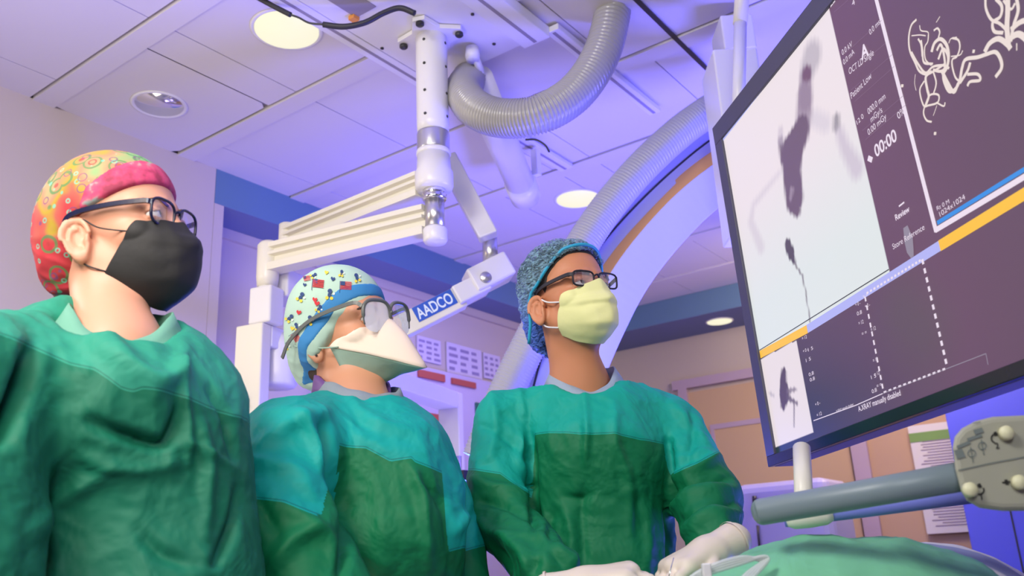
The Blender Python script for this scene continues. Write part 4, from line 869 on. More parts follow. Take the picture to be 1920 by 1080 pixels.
mp = mat('pink_print_band', sr(190, 70, 105), .75, bump=(60, .3, .003)); nt = mp.node_tree; b_ = nt.nodes['Principled BSDF']; at = nt.nodes.new('ShaderNodeAttribute'); at.attribute_name = 'hl'; nn_ = nt.nodes.new('ShaderNodeTexNoise'); nn_.inputs['Scale'].default_value = 38; nn_.inputs['Detail'].default_value = 3; nt.links.new(at.outputs['Vector'], nn_.inputs['Vector']); rp = nt.nodes.new('ShaderNodeValToRGB'); rp.color_ramp.elements[0].position = .38; rp.color_ramp.elements[0].color = (*sr(158, 52, 84), 1); rp.color_ramp.elements[1].position = .68; rp.color_ramp.elements[1].color = (*sr(150, 170, 170), 1); x = rp.color_ramp.elements.new(.52); x.color = (*sr(206, 70, 116), 1); x = rp.color_ramp.elements.new(.6); x.color = (*sr(200, 90, 120), 1); nt.links.new(nn_.outputs['Fac'], rp.inputs[0]); nt.links.new(rp.outputs[0], b_.inputs['Base Color'])
local_sdf(P1, band1, (-.06, -.11, -.03), (.12, .11, .15), .0034, 'cap_band', mp, None, 1, cp1)
m_blkm = mat('black_mask_fabric', (.018, .018, .02), .7, bump=(90, .25, .002))
mk1 = mask_grid(P1, (.108, -.010, .070, .058, -.018), [(.132, -.042, .056, .066, -.040), (.132, -.082, .042, .070, -.064), (.112, -.120, .024, .068, -.088)], (.070, -.145, .012, .056, -.102), m_blkm, 'face_mask', pleat=.004, noise=.002, pw=1.6)
for sy in (1, -1):
    tubeL(P1, [(.060, sy*.066, -.032), (.02, sy*.077, -.022), (-.004, sy*.080, -.006), (-.022, sy*.078, .0)], .0012, 'ear_loop', m_black, parent=mk1)
    tubeL(P1, [(.022, sy*.067, -.088), (.0, sy*.075, -.078), (-.014, sy*.074, -.068), (-.024, sy*.072, -.06)], .0012, 'ear_loop', m_black, parent=mk1)
m_fr1 = mat('black_blue_frame', (.012, .014, .05), .2)
glasses(P1, .0265, .0205, .100, .0335, .000, .0023, m_fr1, m_lens, tr=.0034, temple=[(.0965, .0598, .010), (.084, .067, .012), (.03, .079, .011), (-.02, .086, .004), (-.035, .086, -.012)], temple_flat=[(.6, 1.1), (-.6, 1.1), (-.6, -1.1), (.6, -1.1)], expo=3.2)
MB().lathe(P1.w((-.011, -.0845, -.061)), [(0, -.003), (.0028, 0), (0, .003)], n=12).build('earring', m_chrome, P1.e); MB().lathe(P1.w((-.018, -.086, -.056)), [(0, -.002), (.0018, 0), (0, .002)], n=12).build('earring', m_chrome, P1.e)
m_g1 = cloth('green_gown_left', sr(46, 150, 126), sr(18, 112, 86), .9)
gg = g
pr1 = [(gg(215, 830, 1.27), gg(200, 1250, 1.22), .185, .2, (1, .7, 1), .02), (gg(130, 700, 1.24), gg(330, 740, 1.30), .075, .07, None, .06), (gg(130, 690, 1.2), gg(-60, 720, 1.08), .075, .085, None, .06),
       (gg(-60, 730, 1.05), gg(-90, 1100, 1.0), .085, .085, None, .03), (gg(355, 790, 1.33), gg(392, 1150, 1.32), .056, .06, None, .02), (gg(215, 670, 1.27), gg(215, 800, 1.2), .08, .12, None, .06), (gg(90, 650, 1.26), gg(160, 660, 1.26), .055, .05, None, .05)]
folds1 = [([(170, 790), (230, 815), (300, 832), (325, 800), (335, 770)], -.010, 12), ([(200, 640), (250, 690), (300, 720), (330, 700), (345, 660)], .008, 16), ([(130, 600), (190, 660), (260, 720), (300, 760)], .006, 18), ([(335, 680), (345, 760), (350, 870)], .005, 9), ([(345, 830), (430, 880)], .003, 8), ([(160, 860), (250, 880), (330, 870)], .004, 14),
          ([(0, 820), (40, 720), (55, 660)], -.022, 16), ([(60, 1000), (130, 930), (200, 890)], .006, 20), ([(260, 1000), (300, 1040), (360, 1060)], -.005, 14), ([(390, 730), (415, 780), (430, 860)], -.006, 8), ([(400, 1060), (430, 990), (440, 920)], -.008, 10), ([(370, 800), (385, 880), (385, 1000)], .005, 12)]
gown(P1, pr1, (-.98, .72, -.22), (-.28, 1.55, .46), m_g1, [(-60, 668, 1.1), (60, 664, 1.15), (128, 684, 1.15), (165, 700, 1.13), (200, 705, 1.12), (225, 722, 1.12), (245, 738, 1.12), (262, 742, 1.12), (285, 738, 1.13), (330, 742, 1.14), (360, 752, 1.16), (400, 770, 1.2), (445, 785, 1.24)], folds1, subs=[(nb1+np.array([.0, -.014, .055]), (.078, .095, .086), .03)])
collar(P1, nb1+np.array([-.005, .008, .074]), .068, .064, .5, .046, .022, .072, mat('pale_green_collar', sr(110, 170, 150), .8, bump=(60, .3, .003)), back=.01)

# ---------------- person in the middle
P2 = Person('person in the middle in green gown with printed mint cap, safety glasses and duckbill respirator', (1.185, 1.262, .482), (.10, -.99, .02), (-.15, -.02, .985), .99)
P2.root(); nb2 = g(672, 775, 1.66)
body(P2, [(P2.t+P2.R@np.array([-.028, 0, -.06]), nb2, .050, .055, .03), (nb2, nb2+np.array([0, .02, -.12]), .055, .10, .05)], P2.t-np.array([.15, .15, .34]), P2.t+np.array([.16, .15, .15]), skin('tan_skin', sr(208, 150, 118)))
for sy in (1, -1): tubeL(P2, [(.094, sy*.014, .018), (.090, sy*.033, .025), (.072, sy*.054, .017)], .0026, 'eyebrow', mat('dark_brow', (.04, .02, .015), .7), 12)
eyes(P2, (.9, .3, .3), (.06, .035, .02))
ln2 = [(-.17, -.12), (-.06, -.118), (-.045, -.11), (-.03, -.08), (-.018, -.062), (-.004, -.054), (.012, -.032), (.04, .006), (.075, .028), (.11, .034)]
def c2e(q, o=0.): 
    d = s_ell(q, (-.022, 0, .038), (.108+o, .088+o, .096+o)); d = smin(d, s_ell(q, (-.08, 0, -.04), (.050+o, .066+o, .078+o)), .05); q2 = np.stack([q[..., 0], np.abs(q[..., 1]), q[..., 2]], -1); return smin(d, s_ell(q2, (-.022, .062, -.03), (.040+o, .034+o, .045+o)), .03)
def cap2(q): return smax(c2e(q), cut_line(ln2)(q), .006)
m_mint = mat('mint_cotton', sr(176, 206, 190), .8, bump=(50, .2, .003))
cp2 = local_sdf(P2, cap2, (-.17, -.12, -.15), (.12, .12, .16), .0034, 'surgical_cap', m_mint, lambda V: .002*crumple(V, 45)*np.clip((-V[:, 2]+.03)*12, .1, 1.5), 1)
def band2(q):
    d = smax(c2e(q, .0018), cut_line([(x, z+.017+.018*np.clip((.05-abs(x))*10, 0, 1)) for x, z in ln2])(q), .003)
    top = (q[..., 2]-np.interp(q[..., 0], [-.13, -.09, -.065, -.04, .0, .05, .12], [-.11, -.10, -.07, -.022, .024, .068, .084]))*.8; return smax(d, top, .003)
local_sdf(P2, band2, (-.15, -.12, -.13), (.12, .12, .16), .0034, 'cap_band', mat('blue_trim_cloth', sr(52, 130, 190), .75, bump=(50, .2, .003)), lambda V: .002*crumple(V, 45)*np.clip((-V[:, 2]+.03)*12, .1, 1.5), 1, cp2)
# little printed motifs, laid on the cap surface
mR = mat('print_red', sr(200, 50, 60), .8); mB_ = mat('print_navy', sr(46, 70, 120), .8); mY = mat('print_yellow', sr(222, 200, 70), .8); mWh = mat('print_white', sr(236, 232, 228), .8)
pb2 = MB(); _cap2 = lambda wp: float(cap2(P2.loc(WG(wp))[None])[0])
def cast(x, y):
    d_ = norm(ray(x, y)); o_ = np.array([0, 0, CZ]); t = 1.25
    for _ in range(60):
        s_ = _cap2(o_+d_*t)
        if s_ < .0012: return o_+d_*(t-.0022)
        t += max(s_*.8, .0008)
        if t > 2.4: return None
    return None
def patch(poly, mi, rot=0., cx=0, cy=0, k=1.):
    ca, sa = math.cos(rot), math.sin(rot); Q = [cast(cx+k*(x*ca-y*sa), cy+k*(x*sa+y*ca)) for x, y in poly]
    if any(q is None for q in Q): return
    c_ = cast(cx+k*(np.mean([p[0] for p in poly])*ca-np.mean([p[1] for p in poly])*sa), cy+k*(np.mean([p[0] for p in poly])*sa+np.mean([p[1] for p in poly])*ca))
    if c_ is None: return
    n = len(Q); pb2.add(Q+[c_], [(i, (i+1) % n, n) for i in range(n)], mi)
rect = lambda x0, y0, x1, y1: [(x0, y0), ((x0+x1)/2, y0), (x1, y0), (x1, (y0+y1)/2), (x1, y1), ((x0+x1)/2, y1), (x0, y1), (x0, (y0+y1)/2)]
disc = lambda x, y, r, n=10: [(x+r*math.cos(6.283*i/n), y+r*math.sin(6.283*i/n)) for i in range(n)]
def flag(cx, cy, rot, k=1.):
    for i in range(6): patch(rect(-10, -8+i*2.6, 11, -8+i*2.6+1.6), 0 if i % 2 == 0 or True else 3, rot, cx, cy, k)
    patch(rect(-10, -8.5, -1, -1), 1, rot, cx, cy, k); patch(rect(-11.2, -9, -10.2, 13), 1, rot, cx, cy, k)
def heart(cx, cy, k, mi=1): patch([(0, 4), (-4, 0), (-4, -3), (-2, -4), (0, -2), (2, -4), (4, -3), (4, 0)], mi, .2, cx, cy, k)
def sprig(cx, cy, rot, k=1.):
    patch(disc(0, -5, 4), 1, rot, cx, cy, k); patch(rect(-3, -1, 3, 5), 1, rot, cx, cy, k); patch(disc(-4, 7, 3), 2, rot, cx, cy, k); patch(disc(4, 7, 3), 2, rot, cx, cy, k); patch(disc(7, -1, 2), 3, rot, cx, cy, k)
flag(596, 532, .1); flag(648, 536, .05); flag(554, 632, 1.0, .8)
sprig(618, 551, .1, 1.1); sprig(564, 556, .5, 1.); sprig(543, 596, .8, .9); sprig(580, 600, .2, 1.); sprig(669, 520, -.3, .9); sprig(537, 648, .3, .8); sprig(588, 516, 1., .7)
sprig(598, 578, .6, .8); sprig(556, 612, -.3, .8); sprig(640, 512, .2, .7); flag(575, 522, -.2, .6)
for a in ((590, 562, 1.1, 0), (594, 569, 1.2, 0), (560, 586, 1.1, 0), (624, 523, 1., 1), (600, 588, .9, 1), (571, 534, .8, 1), (536, 572, 1, 0), (612, 511, .9, 2), (548, 616, 1., 2), (640, 515, .7, 2)): heart(a[0], a[1], a[2], a[3])
if pb2.V: pb2.build('cap_print', [mR, mB_, mY, mWh], cp2)
# duckbill respirator: top and bottom panels meeting in a pointed lip
m_rc = mat('cream_respirator', sr(236, 218, 200), .75, bump=(120, .12, .001)); m_rg = mat('mint_respirator', sr(160, 190, 174), .75, bump=(70, .3, .003))
rs = empty('tmp', (0, 0, 0), 'x', 'x'); bpy.data.objects.remove(rs)
def bill(top, name, m, parent=None):
    nu, nv = 41, 15; V = []
    for j in range(nv):
        t = j/(nv-1)
        for i in range(nu):
            u = -1+2*i/(nu-1); au = abs(u)
            ex = .022+.160*(1-au**1.6); ey = .080*np.sign(u)*au**.9; ez = -.046-.068*(1-au**1.4)     # lip edge
            if top: bx_ = .056+.053*(1-au**1.8); by_ = .064*u; bz = -.001-.034*au**1.5-.0*(1-au)
            else: bx_ = .032+.030*(1-au**1.8); by_ = .062*u; bz = -.130+.034*au**1.5
            bu = (.012 if top else .004)*math.sin(math.pi*t)*(1-au*.4)
            V.append((bx_*(1-t)+ex*t+0, by_*(1-t)+ey*t, bz*(1-t)+ez*t+bu))
    V = np.array(V); V[:, 2] += wav(V, 60)*.0022; V = push(V, .002)
    F = [(j*nu+i, j*nu+i+1, (j+1)*nu+i+1, (j+1)*nu+i) for j in range(nv-1) for i in range(nu-1)]
    o = link(name, mesh(name, P2.wl(V), F), m, parent or P2.e); so = o.modifiers.new('t', 'SOLIDIFY'); so.thickness = .0016; return o
rt = bill(True, 'respirator', m_rc); bill(False, 'lower_panel', m_rg, rt)
for sy in (1, -1): tubeL(P2, [(.042, sy*.078, -.05), (.0, sy*.088, -.045), (-.06, sy*.09, -.03)], .0014, 'strap', m_rg, parent=rt)
m_gf = mat('grey_goggle_frame', sr(100, 104, 102), .3)
gl2 = glasses(P2, .036, .0315, .114, .0365, -.001, .0030, m_gf, m_gog, 'safety_glasses', tr=.0038, temple=[(.1055, .0728, .018), (.085, .081, .026), (.0, .095, .012), (-.06, .097, -.018), (-.092, .090, -.048)], temple_flat=[(.35, 1.), (-.35, 1.), (-.35, -1.), (.35, -1.)], expo=3, rake=.05)
MB().lathe(P2.w((-.006, -.088, -.058)), [(0, -.003), (.003, 0), (0, .003)], n=12).build('earring', m_dark, P2.e)
def nape(q): return smax(s_ell(q, (-.05, 0, -.075), (.045, .058, .035)), -(s_ell(q, (-.05, 0, -.075), (.03, .04, .025))), .004)
local_sdf(P2, nape, (-.12, -.08, -.13), (.02, .08, -.02), .004, 'hair', mat('dark_brown_hair', (.05, .03, .02), .6, bump=(200, .5, .002)))
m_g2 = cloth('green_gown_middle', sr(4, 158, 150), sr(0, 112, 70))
pr2 = [(gg(700, 880, 1.66), gg(705, 1250, 1.62), .135, .155, (1, .85, 1), .02), (gg(655, 785, 1.66), gg(550, 835, 1.52), .055, .078, None, .05), (gg(545, 850, 1.48), gg(535, 1010, 1.42), .078, .083, None, .04), (gg(535, 1010, 1.42), gg(620, 1180, 1.36), .083, .075, None, .04),
       (gg(690, 790, 1.66), gg(775, 850, 1.78), .05, .055, None, .05), (gg(800, 880, 1.80), gg(850, 1010, 1.78), .05, .052, None, .02), (gg(850, 1010, 1.78), gg(865, 1130, 1.7), .052, .05, None, .02), (gg(735, 900, 1.60), gg(745, 1000, 1.58), .11, .11, None, .06)]
folds2 = [([(600, 800), (625, 900), (645, 960), (640, 1080)], -.014, 11), ([(470, 860), (540, 800), (600, 780)], .006, 16), ([(560, 780), (590, 830), (600, 880)], .006, 10), ([(650, 740), (690, 790), (760, 810)], .005, 12), ([(640, 770), (670, 820), (740, 850)], .004, 14), ([(455, 870), (540, 880), (590, 920)], .006, 16),
          ([(500, 1080), (560, 1010), (600, 1000)], .007, 16), ([(530, 950), (590, 990), (630, 1040)], .006, 14), ([(770, 880), (790, 940), (800, 1060)], .006, 10), ([(790, 900), (830, 960), (840, 1060)], -.006, 9), ([(845, 880), (870, 950), (850, 1000)], .006, 9), ([(700, 880), (720, 1000), (710, 1080)], .003, 20), ([(480, 930), (520, 1000)], -.005, 12), ([(440, 1000), (480, 1080)], -.01, 14)]
gown(P2, pr2, (-.62, 1.20, -.24), (.08, 1.98, .36), m_g2, [(440, 955, 1.42), (500, 942, 1.42), (560, 950, 1.42), (638, 980, 1.48), (641, 843, 1.52), (695, 848, 1.54), (740, 872, 1.54), (780, 868, 1.56), (792, 880, 1.6), (828, 886, 1.52), (840, 1035, 1.52), (900, 1020, 1.6)], folds2, subs=[(nb2+np.array([.0, -.01, .05]), (.06, .07, .065), .03)])
collar(P2, nb2+np.array([.004, .0, .055]), .074, .068, .6, .040, .016, .034, mat('grey_rib_collar', sr(138, 150, 160), .8, bump=(80, .4, .003)), back=.01)
m_pur = mat('purple_thyroid_collar', sr(110, 70, 140), .5)
collar(P2, nb2+np.array([-.014, .012, .070]), .066, .062, .6, .036, .004, .085, m_pur, 'thyroid_collar', back=.01, th=.008)

# ---------------- person on the right
P3 = Person('person on the right in green gown with blue bouffant cap, black-rimmed glasses and yellow mask', (1.6, .988, .580), (-.37, -.925, .03), (-.037, .04, .998), .985)
P3.root(); nb3 = g(1090, 735, 1.93)
sk3 = skin('brown_skin', sr(200, 134, 98))
body(P3, [(P3.t+P3.R@np.array([-.026, 0, -.06]), nb3, .053, .058, .03), (nb3, nb3+np.array([0, .02, -.12]), .055, .10, .05), (P3.t+P3.R@np.array([.03, 0, -.11]), nb3+np.array([.012, -.04, -.01]), .024, .02, .04)], P3.t-np.array([.15, .16, .38]), P3.t+np.array([.15, .15, .15]), sk3)
eyes(P3, (.94, .15, .28), (.05, .03, .02))
for sy in (1, -1): tubeL(P3, [(.098, sy*.014, .020), (.092, sy*.035, .026), (.074, sy*.056, .019)], .0032, 'eyebrow', mat('black_hair', (.015, .012, .012), .6), 12)
hl3 = [(-.16, -.06), (-.05, -.06), (-.035, -.03), (-.02, .01), (.0, .012), (.004, -.02), (.016, -.022), (.02, .03), (.06, .075), (.11, .09)]
local_sdf(P3, lambda q: smax(s_ell(q, (-.016, 0, .038), (.1015, .0795, .0905)), cut_line(hl3)(q), .004), (-.13, -.1, -.1), (.11, .1, .15), .0034, 'hair', bpy.data.materials['black_hair'])
def bouff():
    m = bpy.data.materials.new('blue_bouffant_film'); m.use_nodes = True; nt = m.node_tree; b = nt.nodes['Principled BSDF']; N = nt.nodes.new; Lk = nt.links.new
    b.inputs['Base Color'].default_value = (*sr(70, 170, 225), 1); b.inputs['Roughness'].default_value = .35; b.inputs['Specular IOR Level'].default_value = .7
    at = N('ShaderNodeAttribute'); at.attribute_name = 'hl'; mp_ = N('ShaderNodeMapping'); mp_.inputs['Scale'].default_value = (.7, 1.4, 1.9); Lk(at.outputs['Vector'], mp_.inputs[0])
    n1 = N('ShaderNodeTexNoise'); n1.inputs['Scale'].default_value = 62; n1.inputs['Detail'].default_value = 4; n1.inputs['Distortion'].default_value = 1.4; Lk(mp_.outputs[0], n1.inputs['Vector'])
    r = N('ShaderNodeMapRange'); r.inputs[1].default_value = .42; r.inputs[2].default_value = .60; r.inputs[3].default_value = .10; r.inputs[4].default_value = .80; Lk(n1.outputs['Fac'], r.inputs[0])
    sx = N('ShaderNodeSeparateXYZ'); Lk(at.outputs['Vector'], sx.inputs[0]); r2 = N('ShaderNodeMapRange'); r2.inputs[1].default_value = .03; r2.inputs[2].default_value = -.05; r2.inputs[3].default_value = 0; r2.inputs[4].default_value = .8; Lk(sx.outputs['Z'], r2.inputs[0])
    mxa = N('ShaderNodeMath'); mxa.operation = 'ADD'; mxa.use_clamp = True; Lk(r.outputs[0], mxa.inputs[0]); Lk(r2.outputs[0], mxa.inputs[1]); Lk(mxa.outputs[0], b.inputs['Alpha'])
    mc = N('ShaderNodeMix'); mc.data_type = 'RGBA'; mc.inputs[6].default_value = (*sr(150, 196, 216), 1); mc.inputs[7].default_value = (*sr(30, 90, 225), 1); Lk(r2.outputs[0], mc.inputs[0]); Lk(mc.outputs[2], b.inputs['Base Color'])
    bp = N('ShaderNodeBump'); bp.inputs['Strength'].default_value = 1.; bp.inputs['Distance'].default_value = .02; Lk(n1.outputs['Fac'], bp.inputs['Height']); Lk(bp.outputs['Normal'], b.inputs['Normal']); return m
ln3 = [(-.2, -.13), (-.09, -.125), (-.06, -.095), (-.042, -.06), (-.036, -.01), (-.022, .008), (.0, .018), (.03, .045), (.07, .084), (.12, .104)]
def cap3(q):
    d = s_ell(q, (-.024, 0, .042), (.118, .092, .096)); d = smin(d, s_ell(q, (-.085, 0, -.045), (.048, .064, .075)), .05); inner = d+.004
    return smax(smax(d, cut_line(ln3)(q), .004), -inner, .001)
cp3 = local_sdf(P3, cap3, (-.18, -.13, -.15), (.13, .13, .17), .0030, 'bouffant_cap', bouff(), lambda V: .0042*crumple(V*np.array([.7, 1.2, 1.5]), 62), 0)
bl = MB(); pts = []
for k in range(60):
    a = -math.pi*.62+2*math.pi*.62*k/59; x = -.022+.114*math.cos(a); y = .088*math.sin(a)
    z = np.interp(x, [p[0] for p in ln3], [p[1] for p in ln3]); qd = max(0, z-.04)*.55; pts.append((x-qd*.35 if x > 0 else x, y*(1-qd*2.2), z+.002))
bl.tube(P3.wl(pts), .0038, 8); bl.build('elastic_band', mat('cyan_elastic', sr(40, 160, 200), .5), cp3)
m_ym = mat('yellow_mask_fabric', sr(226, 226, 160), .75, bump=(80, .25, .002))
mk3 = mask_grid(P3, (.112, .006, .060, .060, -.024), [(.128, -.038, .050, .066, -.040), (.136, -.072, .040, .069, -.060), (.122, -.108, .030, .065, -.084)], (.078, -.134, .020, .050, -.100), m_ym, 'face_mask', pleat=.011, noise=.0022, pw=1.4, zp=1.0)
for sy in (1, -1):
    tubeL(P3, [(.050, sy*.064, -.034), (.02, sy*.076, -.026), (-.0, sy*.079, -.014), (-.018, sy*.076, -.006)], .0018, 'ear_loop', m_white, parent=mk3)
    tubeL(P3, [(.030, sy*.064, -.086), (.005, sy*.074, -.078), (-.012, sy*.073, -.068), (-.022, sy*.071, -.062)], .0018, 'ear_loop', m_white, parent=mk3)
glasses(P3, .0265, .0165, .102, .0335, .006, .0021, mat('black_frame', (.02, .018, .03), .5, spec=.3), m_lens, tr=.0034, temple=[(.0985, .0598, .014), (.084, .067, .016), (.03, .0795, .013), (-.002, .081, .009), (-.018, .079, .004)], temple_flat=[(.6, 1.1), (-.6, 1.1), (-.6, -1.1), (.6, -1.1)], expo=4)
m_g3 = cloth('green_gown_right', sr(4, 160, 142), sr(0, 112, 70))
pr3 = [(gg(1120, 850, 1.93), gg(1120, 1250, 1.88), .150, .165, (1, .75, 1), .02), (gg(1075, 755, 1.94), gg(955, 790, 1.93), .048, .062, None, .06), (gg(1105, 755, 1.94), gg(1255, 795, 1.95), .048, .060, None, .06), (gg(1110, 800, 1.92), gg(1110, 850, 1.9), .11, .13, None, .06),
       (gg(942, 800, 1.92), gg(932, 960, 1.84), .062, .062, None, .025), (gg(932, 960, 1.84), gg(1030, 1075, 1.62), .062, .048, None, .03), (gg(1272, 810, 1.93), gg(1322, 935, 1.84), .058, .064, None, .025), (gg(1322, 935, 1.84), gg(1342, 1015, 1.66), .062, .046, None, .03)]
folds3 = [([(905, 800), (960, 830), (985, 870)], -.004, 8), ([(890, 960), (930, 1000), (990, 1010)], .005, 9), ([(1275, 860), (1320, 850), (1350, 870)], .004, 8), ([(1040, 960), (1030, 1010), (1050, 1060)], -.005, 9), ([(1200, 920), (1215, 1000), (1210, 1080)], .004, 10), ([(1060, 930), (1090, 935), (1110, 925)], -.004, 8),
          ([(985, 790), (995, 860), (1000, 930), (1005, 1000)], -.012, 9), ([(1253, 830), (1255, 900), (1258, 1000), (1262, 1080)], -.014, 9), ([(1096, 745), (1100, 800), (1098, 870)], .005, 7), ([(1150, 760), (1152, 830), (1175, 900), (1180, 1000)], .005, 9), ([(1060, 950), (1075, 1010), (1070, 1080)], .006, 12), ([(1100, 900), (1090, 960), (1095, 1060)], -.004, 10),
          ([(1260, 900), (1310, 885), (1340, 860)], .010, 10), ([(1262, 960), (1310, 930), (1370, 920)], .009, 10), ([(1270, 920), (1330, 905), (1365, 900)], -.008, 7), ([(1290, 1000), (1330, 970), (1385, 965)], .008, 10), ([(1280, 980), (1330, 950), (1380, 945)], -.006, 7), ([(1285, 880), (1300, 820), (1295, 770)], -.006, 8), ([(1330, 840), (1300, 800), (1260, 760)], .005, 9),
          ([(925, 740), (930, 800), (920, 860)], .005, 9), ([(975, 740), (985, 800), (975, 860), (1000, 900)], .006, 9), ([(900, 940), (950, 950), (1000, 975)], -.006, 9), ([(885, 900), (940, 920), (1000, 930)], .007, 12), ([(950, 1010), (985, 1040), (1000, 1080)], .009, 12), ([(1000, 1000), (1040, 1030), (1070, 1060)], .007, 10), ([(930, 1020), (960, 1070)], -.008, 9), ([(1010, 1050), (1000, 1080)], -.006, 8)]
gown(P3, pr3, (-.26, 1.44, -.24), (.62, 2.18, .38), m_g3, [(870, 880, 1.86), (900, 888, 1.86), (940, 895, 1.86), (980, 925, 1.86), (1000, 935, 1.86), (1003, 812, 1.82), (1060, 815, 1.8), (1100, 820, 1.8), (1150, 818, 1.8), (1200, 826, 1.8), (1250, 829, 1.82), (1254, 895, 1.86), (1290, 880, 1.87), (1350, 848, 1.88)], folds3, res=.0046, subs=[(nb3+np.array([.010, -.045, .046]), (.072, .10, .090), .025)])
collar(P3, nb3+np.array([.008, .0, .054]), .068, .064, .1, .038, .020, .070, mat('grey_blue_collar', sr(150, 166, 186), .8, bump=(80, .4, .003)), back=.012)
# gloved hands
m_glove = mat('cream_latex_glove', sr(226, 212, 196), .4, bump=(60, .12, .002))
def hand(P, wrist, d, nrm, side, curl, thumb_out, name='glove', length=.185):
    d = norm(d); nrm = norm(nrm-np.dot(nrm, d)*d); s_ = np.cross(d, nrm)*side; k = length/.185; L_ = lambda a, b, c: wrist+(d*a+s_*b+nrm*c)*k
    pr_ = [(L_(-.05, 0, 0), L_(.01, 0, 0), .031, .027, .01), (L_(.01, -.012, 0), L_(.078, -.026, .004), .019, .015, .02), (L_(.01, .0, 0), L_(.088, .0, .006), .02, .015, .02), (L_(.01, .012, 0), L_(.084, .024, .004), .019, .014, .02)]
    fing = []
    for i, (y0, ln, r) in enumerate(((-.030, .072, .0095), (-.010, .080, .0100), (.011, .075, .0095), (.031, .060, .0085))):
        p = L_(.082-.006*abs(i-1.3), y0, .004); a = 0.; seg = (.44, .31, .25); ch = [p]
        for q in range(3):
            a += curl*(.55+.25*q)+.08*i; p = p+(d*math.cos(a)-nrm*math.sin(a)+s_*.05*(i-1.5))*ln*seg[q]*k; ch.append(p)
        fing.append((ch, r))
    tb = [L_(.022, -.024, -.004), L_(.052, -.050*thumb_out, -.016), L_(.080, -.056*thumb_out, -.026), L_(.102, -.050*thumb_out, -.032)]; fing.append((tb, .0115))
    def fn(p):
        dd = None
        for a, b, ra, rb, kk_ in pr_: q = s_cap(p, a, b, ra*k, rb*k); dd = q if dd is None else smin(dd, q, kk_)
        for ch, r in fing:
            f_ = None
            for q in range(3): h = s_cap(p, ch[q], ch[q+1], r*k*(1-.06*q), r*k*(1-.06*(q+1))); f_ = h if f_ is None else smin(f_, h, .003)
            dd = smin(dd, f_, .005)
        return dd
    allp = np.array([c_ for ch, r in fing for c_ in ch]+[wrist-d*.05]); V, F = surface_nets(fn, allp.min(0)-.045, allp.max(0)+.045, .0026); V = relax(V, F, 1, .5)
    V = V+vnormals(V, F)*(wav(V, 90)*.0009)[:, None]
    o = link(name, np_mesh(name, GW(V), F), m_glove, P.e, None)
    cuff = MB(); rr = [wrist-d*.052, wrist-d*.048]
    cuff.tube([GW(r_) for r_ in rr], .034, 24, cap=False); cuff.build('rolled_cuff', m_glove, o); return o
hand(P3, g(1336, 1034, 1.56), np.array([-.80, -.42, -.30]), np.array([-.25, -.2, .95]), 1, .42, 1.)
hand(P3, g(1085, 1100, 1.50), np.array([.93, -.12, .14]), np.array([-.1, -.25, .95]), -1, .55, 1.)

# ================================================================ patient drape, table
tb = empty('operating_table', GW(np.array([.55, 1.5, -CZ])), 'operating table edge hidden under the green drape at lower right', 'table')
RG = np.array([RH, FH, [0, 0, 1.]]).T
MB().box(GW(np.array([.78, 1.42, -.16])), (1.5, .5, .06), RG).build('tabletop', m_white, tb, None, .01); MB().box(GW(np.array([.85, 1.45, -.62])), (.35, .3, .86), RG).build('pedestal', m_white, tb, None, .02)
MB().box(GW(np.array([.78, 1.42, -.115])), (1.45, .46, .035), RG).build('mattress', m_dark, tb, None, .012)
def cloth_field(r0, r1, f0, f1, fn, res, name, m):
    rs_ = np.arange(r0, r1, res); fs_ = np.arange(f0, f1, res); A, B = np.meshgrid(rs_, fs_, indexing='ij'); Z = fn(A, B); P = np.stack([A, B, Z], -1).reshape(-1, 3); n = len(fs_)
    ii, jj = np.meshgrid(np.arange(len(rs_)-1), np.arange(n-1), indexing='ij'); a = (ii*n+jj).ravel(); F = np.stack([a, a+n, a+n+1, a+1], 1); o = link(name, np_mesh(name, GW(P), F), m); s_ = o.modifiers.new('t', 'SOLIDIFY'); s_.thickness = .004; return o
sil = np.array([g(x, y, 1.42) for x, y in ((1180, 1110), (1290, 1092), (1390, 1050), (1430, 1028), (1500, 1010), (1570, 1006), (1640, 1010), (1700, 1018), (1760, 1034), (1800, 1050), (1822, 1085), (1860, 1160))])
def dz(A, B):
    ridge = np.interp(A, sil[:, 0], sil[:, 2]); dy = (B-1.42); z = ridge-(.10*(np.abs(dy)/.2)**2.2)
    p = np.stack([A, B, A*0], -1); z = z+.004*crumple(p, 22)+.0018*crumple(p, 55); return np.maximum(z, -.30+.01*wav(p, 30))
dr_ = cloth_field(.15, .82, 1.14, 1.70, dz, .008, 'surgical_drape', cloth('green_drape', sr(118, 192, 150), sr(118, 192, 150), .7)); tag(dr_, 'pale green cloth drape heaped over the patient on the table', 'drape')
sil2 = np.array([g(x, y, 1.52) for x, y in ((1560, 1090), (1620, 1035), (1680, 1019), (1740, 1017), (1790, 1022), (1830, 1038), (1870, 1060), (1920, 1095), (1980, 1150))])
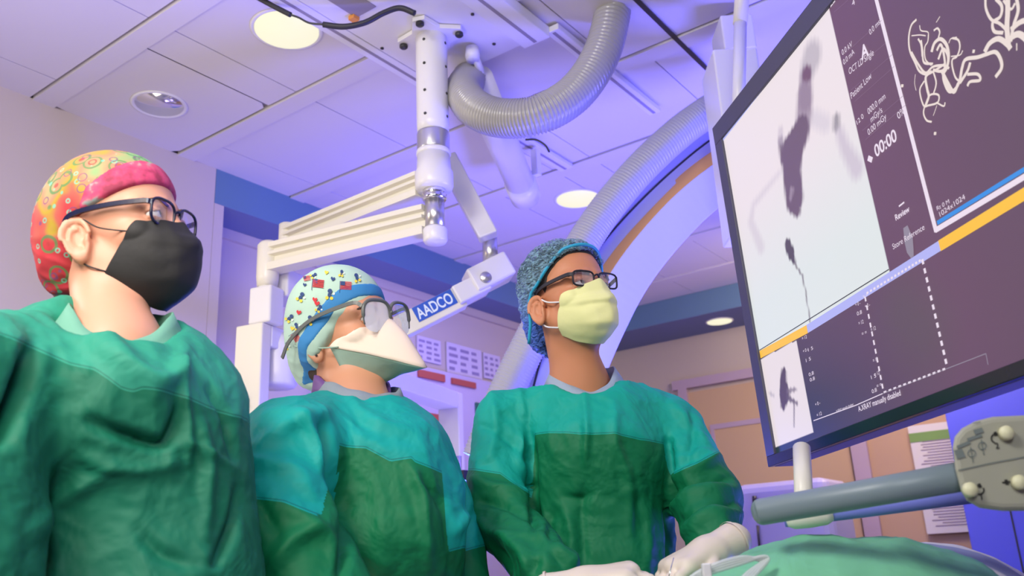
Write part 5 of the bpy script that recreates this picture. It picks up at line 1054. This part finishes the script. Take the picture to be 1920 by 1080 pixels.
def dz2(A, B): ridge = np.interp(A, sil2[:, 0], sil2[:, 2]); p = np.stack([A, B, A*0], -1); return np.maximum(ridge-.10*(np.abs(B-1.53)/.2)**2.2+.002*crumple(p, 20), -.3)
m_st = mat('striped_blanket', (.6, .6, .62), .8); nt = m_st.node_tree; wv = nt.nodes.new('ShaderNodeTexWave'); wv.inputs['Scale'].default_value = 3.2; wv.inputs['Distortion'].default_value = 1.; tcx = nt.nodes.new('ShaderNodeTexCoord'); nt.links.new(tcx.outputs['Object'], wv.inputs['Vector']); rp = nt.nodes.new('ShaderNodeValToRGB'); rp.color_ramp.elements[0].position = .4; rp.color_ramp.elements[0].color = (*sr(140, 150, 172), 1); rp.color_ramp.elements[1].position = .6; rp.color_ramp.elements[1].color = (*sr(214, 214, 206), 1); nt.links.new(wv.outputs['Fac'], rp.inputs[0]); nt.links.new(rp.outputs[0], nt.nodes['Principled BSDF'].inputs['Base Color'])
bk = cloth_field(.52, 1.05, 1.34, 1.74, dz2, .01, 'blanket', m_st); tag(bk, 'white and grey striped blanket behind the green drape at the right', 'blanket')
m_clear = mat('clear_tubing', (.85, .9, .88), .12, alpha=.55, spec=.8)
tbg = empty('clear_tubing', PF(1400, 1060, 1.36), 'clear plastic tubing bent over the green drape beside the gloved hand', 'tubing')
for k_ in range(4):
    o_ = k_*6; L_ = [(1255+o_, 1100, 1.26), (1320, 1078-o_*.6, 1.27), (1385, 1058-o_*.7, 1.28), (1428-o_*.4, 1044+o_*.3, 1.29), (1440-o_*.7, 1050+o_*.3, 1.29), (1420-o_, 1074, 1.27), (1395-o_, 1100, 1.24)]
    MB().tube(spline([PF(*q) for q in L_], 40), .0030, 10).build('tube', m_clear, tbg)
MB().box(PF(1325, 1072, 1.26), (.012, .012, .022), RG).build('clip', m_white, tbg, None, .002)
nd = MB().tube([PF(1253, 1085, 1.4), PF(1263, 1046, 1.42)], .0008, 6).build('guide_wire', m_chrome); tag(nd, 'thin metal guide wire sticking up between the gloved hands', 'guide wire')
